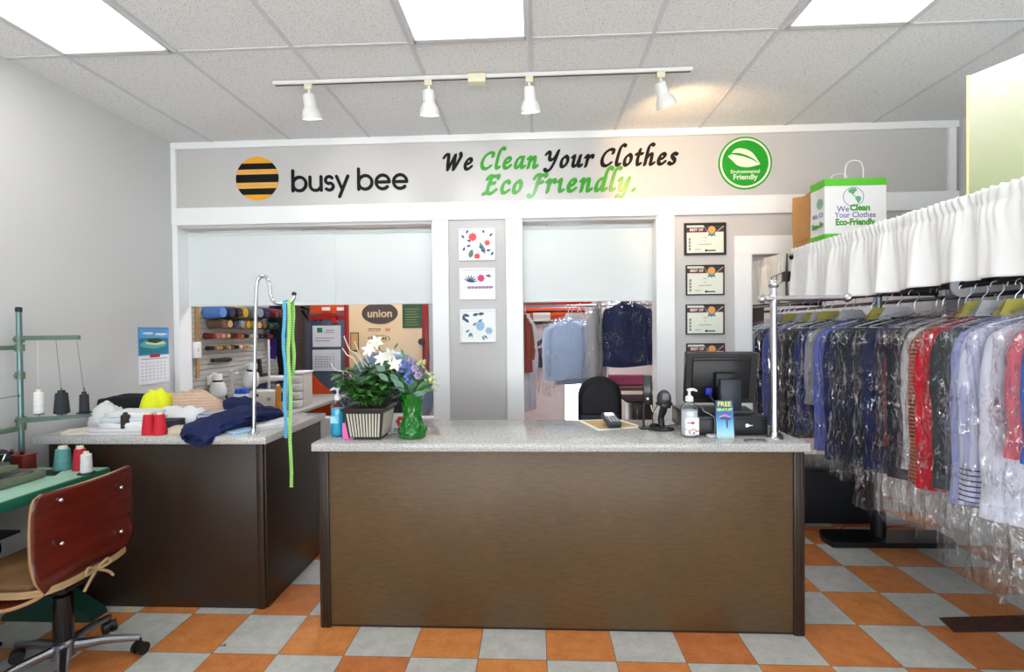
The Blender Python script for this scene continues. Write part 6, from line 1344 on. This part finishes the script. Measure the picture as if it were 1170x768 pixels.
# --- clothes seen through the narrow opening
def rail_thing(label, x0, x1, y, z, hang=False):
    t = thing('garment_rail', label, 'clothes rail', ((x0+x1)/2, y, 0)); build('rail_bar', MB().tube([(x0, y, z), (x1, y, z)], .014, 12), M['steel'], t)
    if hang: build('ceiling_rod', MB().tube([(x1-.03, y, z), (x1-.03, y, ZC)], .008, 10), M['steel'], t)
    for x in ((x0+.03,) if hang else (x0+.03, x1-.03)): build('upright', MB().tube([(x, y, .03), (x, y, z)], .016, 12), M['steel'], t); build('foot', MB().box(x-.025, x+.025, y-.25, y+.25, 0, .035, .006), M['blackmetal'], t)
y5 = 4.95; zr = at(650, 352, Y=y5).z+.02
rail_thing('chrome garment rail behind the narrow opening', -.62, 1.4, y5, zr)
sk = cloth((150, 178, 214), var=.06, bump=.2)
for k, (px, dy, lab) in enumerate(((649, -.30, 'front light blue bagged shirt facing the narrow opening'), (653, -.2, 'middle light blue bagged shirt just behind the front one'), (660, -.11, 'rear pale blue bagged shirt of the three'))):
    p = at(px, 352, Y=y5+dy); garment('bagged_shirt', lab, y5+dy, cloth(((190, 212, 242), (178, 202, 236), (190, 210, 232))[k], var=.06, bump=.4), at(px, 433, Y=y5+dy).z-p.z-.02*k, .225, .045, at(px, 430, Y=y5+dy).z-p.z, 'shirt', at(px, 451, Y=y5+dy).z-p.z, 60+k, cape_w if k else None, 'bagged shirt', x=p.x, z=p.z, rot=.05*k, group='light blue bagged shirts behind the opening')
for k, (px, dy, col, hem, lab) in enumerate(((680, -.56, (166, 166, 168), 425, 'grey bagged shirt beside the big navy bagged coat'),)):
    p = at(px, 340, Y=y5+dy); garment('bagged_shirt', lab, y5+dy, cloth(col), at(px, hem, Y=y5+dy).z-p.z, .15, .04, at(px, 440, Y=y5+dy).z-p.z, 'shirt', at(px, 447, Y=y5+dy).z-p.z, 70+k, None, 'bagged shirt', x=p.x, z=p.z, rot=1.1, group='clothes behind the opening', r0=.05)
y6 = 4.45
p = at(717, 330, Y=y6)
t = garment('bagged_coat', 'big navy coat in shiny plastic behind the narrow opening', y6, M['navy'], at(711, 418, Y=y6).z-p.z, .205, .06, at(711, 412, Y=y6).z-p.z, 'jacket', at(711, 434, Y=y6).z-p.z, 80, None, 'bagged coat', x=p.x, z=p.z, group='clothes behind the opening', r0=.07)
rail_thing('short garment rail carrying the navy coat', .55, 1.55, y6, p.z)
o = build('pink_garment', MB().box(at(694, 434, Y=4.55).x, at(738, 434, Y=4.55).x, 4.53, 4.60, at(700, 441, Y=4.55).z, at(700, 429, Y=4.55).z, .02, 3), cloth((206, 90, 130), var=.15)); tag(o, 'rolled pink garment below the navy bagged coat', 'clothes')
o.location.z = at(700, 440.5, Y=4.55).z
# sewing desk under it
zd = o.location.z
t = thing('side_desk', 'brown wooden desk behind the black chair', 'desk', (.95, 4.65, 0))
build('desk_top', MB().box(.66, 1.4, 4.42, 4.9, zd-.034, zd-.001, .004), P('desk_oak', (116, 82, 58), .5, var=.12, stretch=(6, 1, 1)), t); 
for x in (.70, 1.36):
    for y in (4.46, 4.86): build('leg', MB().box(x-.02, x+.02, y-.02, y+.02, 0, zd-.034, .003), M['wooddark'], t)
t = thing('cabinet', 'low dark brown cabinet behind the scanner', 'cabinet', (.85, 4.05, 0)); a_, b_ = at(724, 460, Y=3.95), at(748, 458, Y=3.95)
build('cabinet_body', MB().box(a_.x, b_.x+.08, 3.95, 4.3, 0, a_.z, .004), M['wooddark'], t); build('cabinet_top', MB().box(a_.x-.06, b_.x+.09, 3.93, 4.31, a_.z, a_.z+.018, .003), M['blackmetal'], t); dr = build('cabinet_door', MB().box(a_.x+.01, b_.x+.07, 3.938, 3.951, .05, a_.z-.02, .003), M['wooddark'], t); build('door_pull', MB().box(a_.x+.02, a_.x+.03, 3.93, 3.94, a_.z-.14, a_.z-.05, .002), M['steel'], dr)
# black chair
ch = 4.12; q = at(685, 430, Y=ch); xc, zt = q.x, q.z; xl = at(660, 460, Y=ch).x; hw = (at(710, 460, Y=ch).x-xl)/2
t = thing('banquet_chair', 'black chair with rounded padded back seen through the narrow opening', 'chair', (xc, ch+.2, 0))
def arch(w, z0, z1, rr=None):
    n = 18; return [(xc-w, z0)]+[(xc-w*math.cos(PI*k/n), z1-.17+.17*math.sin(PI*k/n)) for k in range(n+1)]+[(xc+w, z0)]
build('backrest_frame', MB().prism(arch(hw, .55, zt), ch, ch+.022), M['blackmetal'], t, 30); build('back_pad', MB().prism(arch(hw-.035, .76, zt-.04), ch-.018, ch+.03), plain((44, 46, 54), .7), t, 30); build('lower_pad', MB().box(xc-hw+.02, xc+hw-.02, ch-.018, ch+.03, .56, .75, .01), plain((46, 56, 74), .6), t); build('hand_slot', MB().box(xc-.04, xc+.04, ch-.0205, ch-.016, zt-.075, zt-.06, .003, 1), M['black'], t)
build('seat', MB().box(xc-hw+.01, xc+hw-.01, ch+.03, ch+.45, .42, .49, .025, 3), plain((38, 40, 48), .8), t)
for s in (-1, 1):
    for yy in (ch+.012, ch+.43): build('leg', MB().box(xc+s*(hw-.02)-.012, xc+s*(hw-.02)+.012, yy-.012, yy+.012, 0, .56 if yy < ch+.1 else .43, .003), M['blackmetal'], t)
# long white garments at the left of the opening
y4 = 4.3
for k, (px, dy, col, hem, lab) in enumerate(((596, .0, (214, 216, 226), 468, 'long white coat hanging at the left edge of the narrow opening'), (592, -.12, (150, 78, 60), 427, 'rust brown garment hanging before the long white coat'))):
    p = at(px, 345, Y=y4+dy); garment('hanging_coat', lab, y4+dy, cloth(col), at(px, hem, Y=y4+dy).z-p.z, .17, .035, at(px, 430, Y=y4+dy).z-p.z if k == 0 else -.5, 'shirt', None, 90+k, None, 'coat', x=p.x+.03, z=p.z, rot=1.15, group='coats behind the opening')
rail_thing('garment rail with long coats beside the narrow opening', -.9, .14, y4-.06, at(600, 345, Y=y4-.06).z, True)
# pressing machine with orange housings at the back, empty hangers
YP = 6.3
t = thing('pressing_machine', 'orange and white pressing machine at the back of the workshop', 'machine', (.3, YP+.3, 0)); a_, b_ = at(600, 372, Y=YP), at(668, 347, Y=YP)
build('machine_housing', MB().box(a_.x-.3, b_.x, YP, YP+.5, at(600, 366, Y=YP).z, at(600, 352, Y=YP).z, .01), M['orange'], t); build('upper_beam', MB().box(a_.x-.3, b_.x+.1, YP+.05, YP+.4, at(600, 350, Y=YP).z, at(600, 343, Y=YP).z, .01), M['maroon'], t)
q = at(618, 362, Y=YP); build('white_label', MB().box(q.x-.1, q.x+.12, YP-.008, YP+.001, q.z-.06, q.z+.05, .002, 1), M['paper'], t); build('frame_rail', MB().tube([(a_.x-.3, YP-.06, at(600, 370, Y=YP).z), (b_.x, YP-.06, at(600, 368, Y=YP).z)], .02, 10).tube([(a_.x-.3, YP-.06, at(600, 357, Y=YP).z), (b_.x, YP-.06, at(600, 356, Y=YP).z)], .014, 10), M['blackmetal'], t)
build('machine_column', MB().box(a_.x-.2, b_.x-.25, YP+.1, YP+.5, 0, at(600, 366, Y=YP).z, .01), plain((232, 234, 238), .5), t); build('press_head', MB().box(at(612, 400, Y=YP).x, at(622, 400, Y=YP).x, YP-.1, YP+.1, at(612, 420, Y=YP).z, at(612, 398, Y=YP).z, .03), M['black'], t); build('press_arm', MB().tube([at(612, 395, Y=YP), at(622, 388, Y=YP), at(632, 396, Y=YP)], .03, 10), M['blackmetal'], t)
zh = zr+.03
for k in range(14):
    x = .46+k*.052; t = thing('wire_hanger', 'empty wire hanger, %s from the blue shirts along the chrome garment rail' % ORD[k], 'hanger', (x, y5, zr-.01), R.uniform(.9, 1.9), group='empty wire hangers on the chrome rail'); hanger(t, R)
xa, xb = at(858, 342, Y=4.85).x, at(873, 342, Y=4.85).x
o = build('brown_board', MB().box(xa-.1, xb, 4.85, 4.87, 0, at(865, 330, Y=4.85).z, .003), plain((112, 100, 92), .7)); tag(o, 'plain grey brown board standing behind the clothes in the doorway', 'board')
# --- bright rear door
dx0, dx1 = at(618, 440, Y=YB).x, at(664, 440, Y=YB).x              # an open doorway to the daylight of the yard
mb = MB().box(XL, dx0, YB, YB+.1, 0, ZC).box(dx1, XR, YB, YB+.1, 0, ZC).box(dx0, dx1, YB, YB+.1, 2.05, ZC)
struct('wall_rear', mb, M['wall'], label='far wall of the workshop with an open back doorway')
struct('door_1', MB().box(dx0-.05, dx0+.01, YB-.02, YB+.1, 0, 2.08, .003).box(dx1-.01, dx1+.05, YB-.02, YB+.1, 0, 2.08, .003).box(dx0-.05, dx1+.05, YB-.02, YB+.1, 2.04, 2.1, .003), M['white'], label='white frame of the bright open back doorway')
struct('yard', MB().box(-6, 6, YB+.1, 22, -.1, -.02), P('yard_concrete', (214, 213, 208), .85, var=.08, scale=3), label='sunlit concrete yard behind the shop')

# ================================================================== LIGHT
sl = bpy.data.lights.new('bounce_sun', 'SUN'); sl.energy = 34; sl.angle = .02; sl.color = (.96, .98, 1)  # added from behind the roof; its bounce off the pavement brightens the ceiling
so = bpy.data.objects.new('bounce_sun_light', sl); C.objects.link(so); so.location = (0, 8, 9); so.rotation_euler = Vector((.15, -.5, -.85)).to_track_quat('-Z', 'Y').to_euler()
w = bpy.data.worlds.new('sky'); bpy.context.scene.world = w; w.use_nodes = True
bg = w.node_tree.nodes['Background']; bg.inputs[0].default_value = (.80, .90, 1.0, 1); bg.inputs[1].default_value = 2.1
sc = bpy.context.scene
sc.view_settings.view_transform = 'Standard'; sc.view_settings.look = 'None'; sc.view_settings.gamma = 1; sc.view_settings.use_curve_mapping = False; sc.view_settings.exposure = 0.27
sc.cycles.transparent_max_bounces = 32; sc.cycles.max_bounces = 8; sc.cycles.use_denoising = True
sc.cycles.sample_clamp_indirect = 6
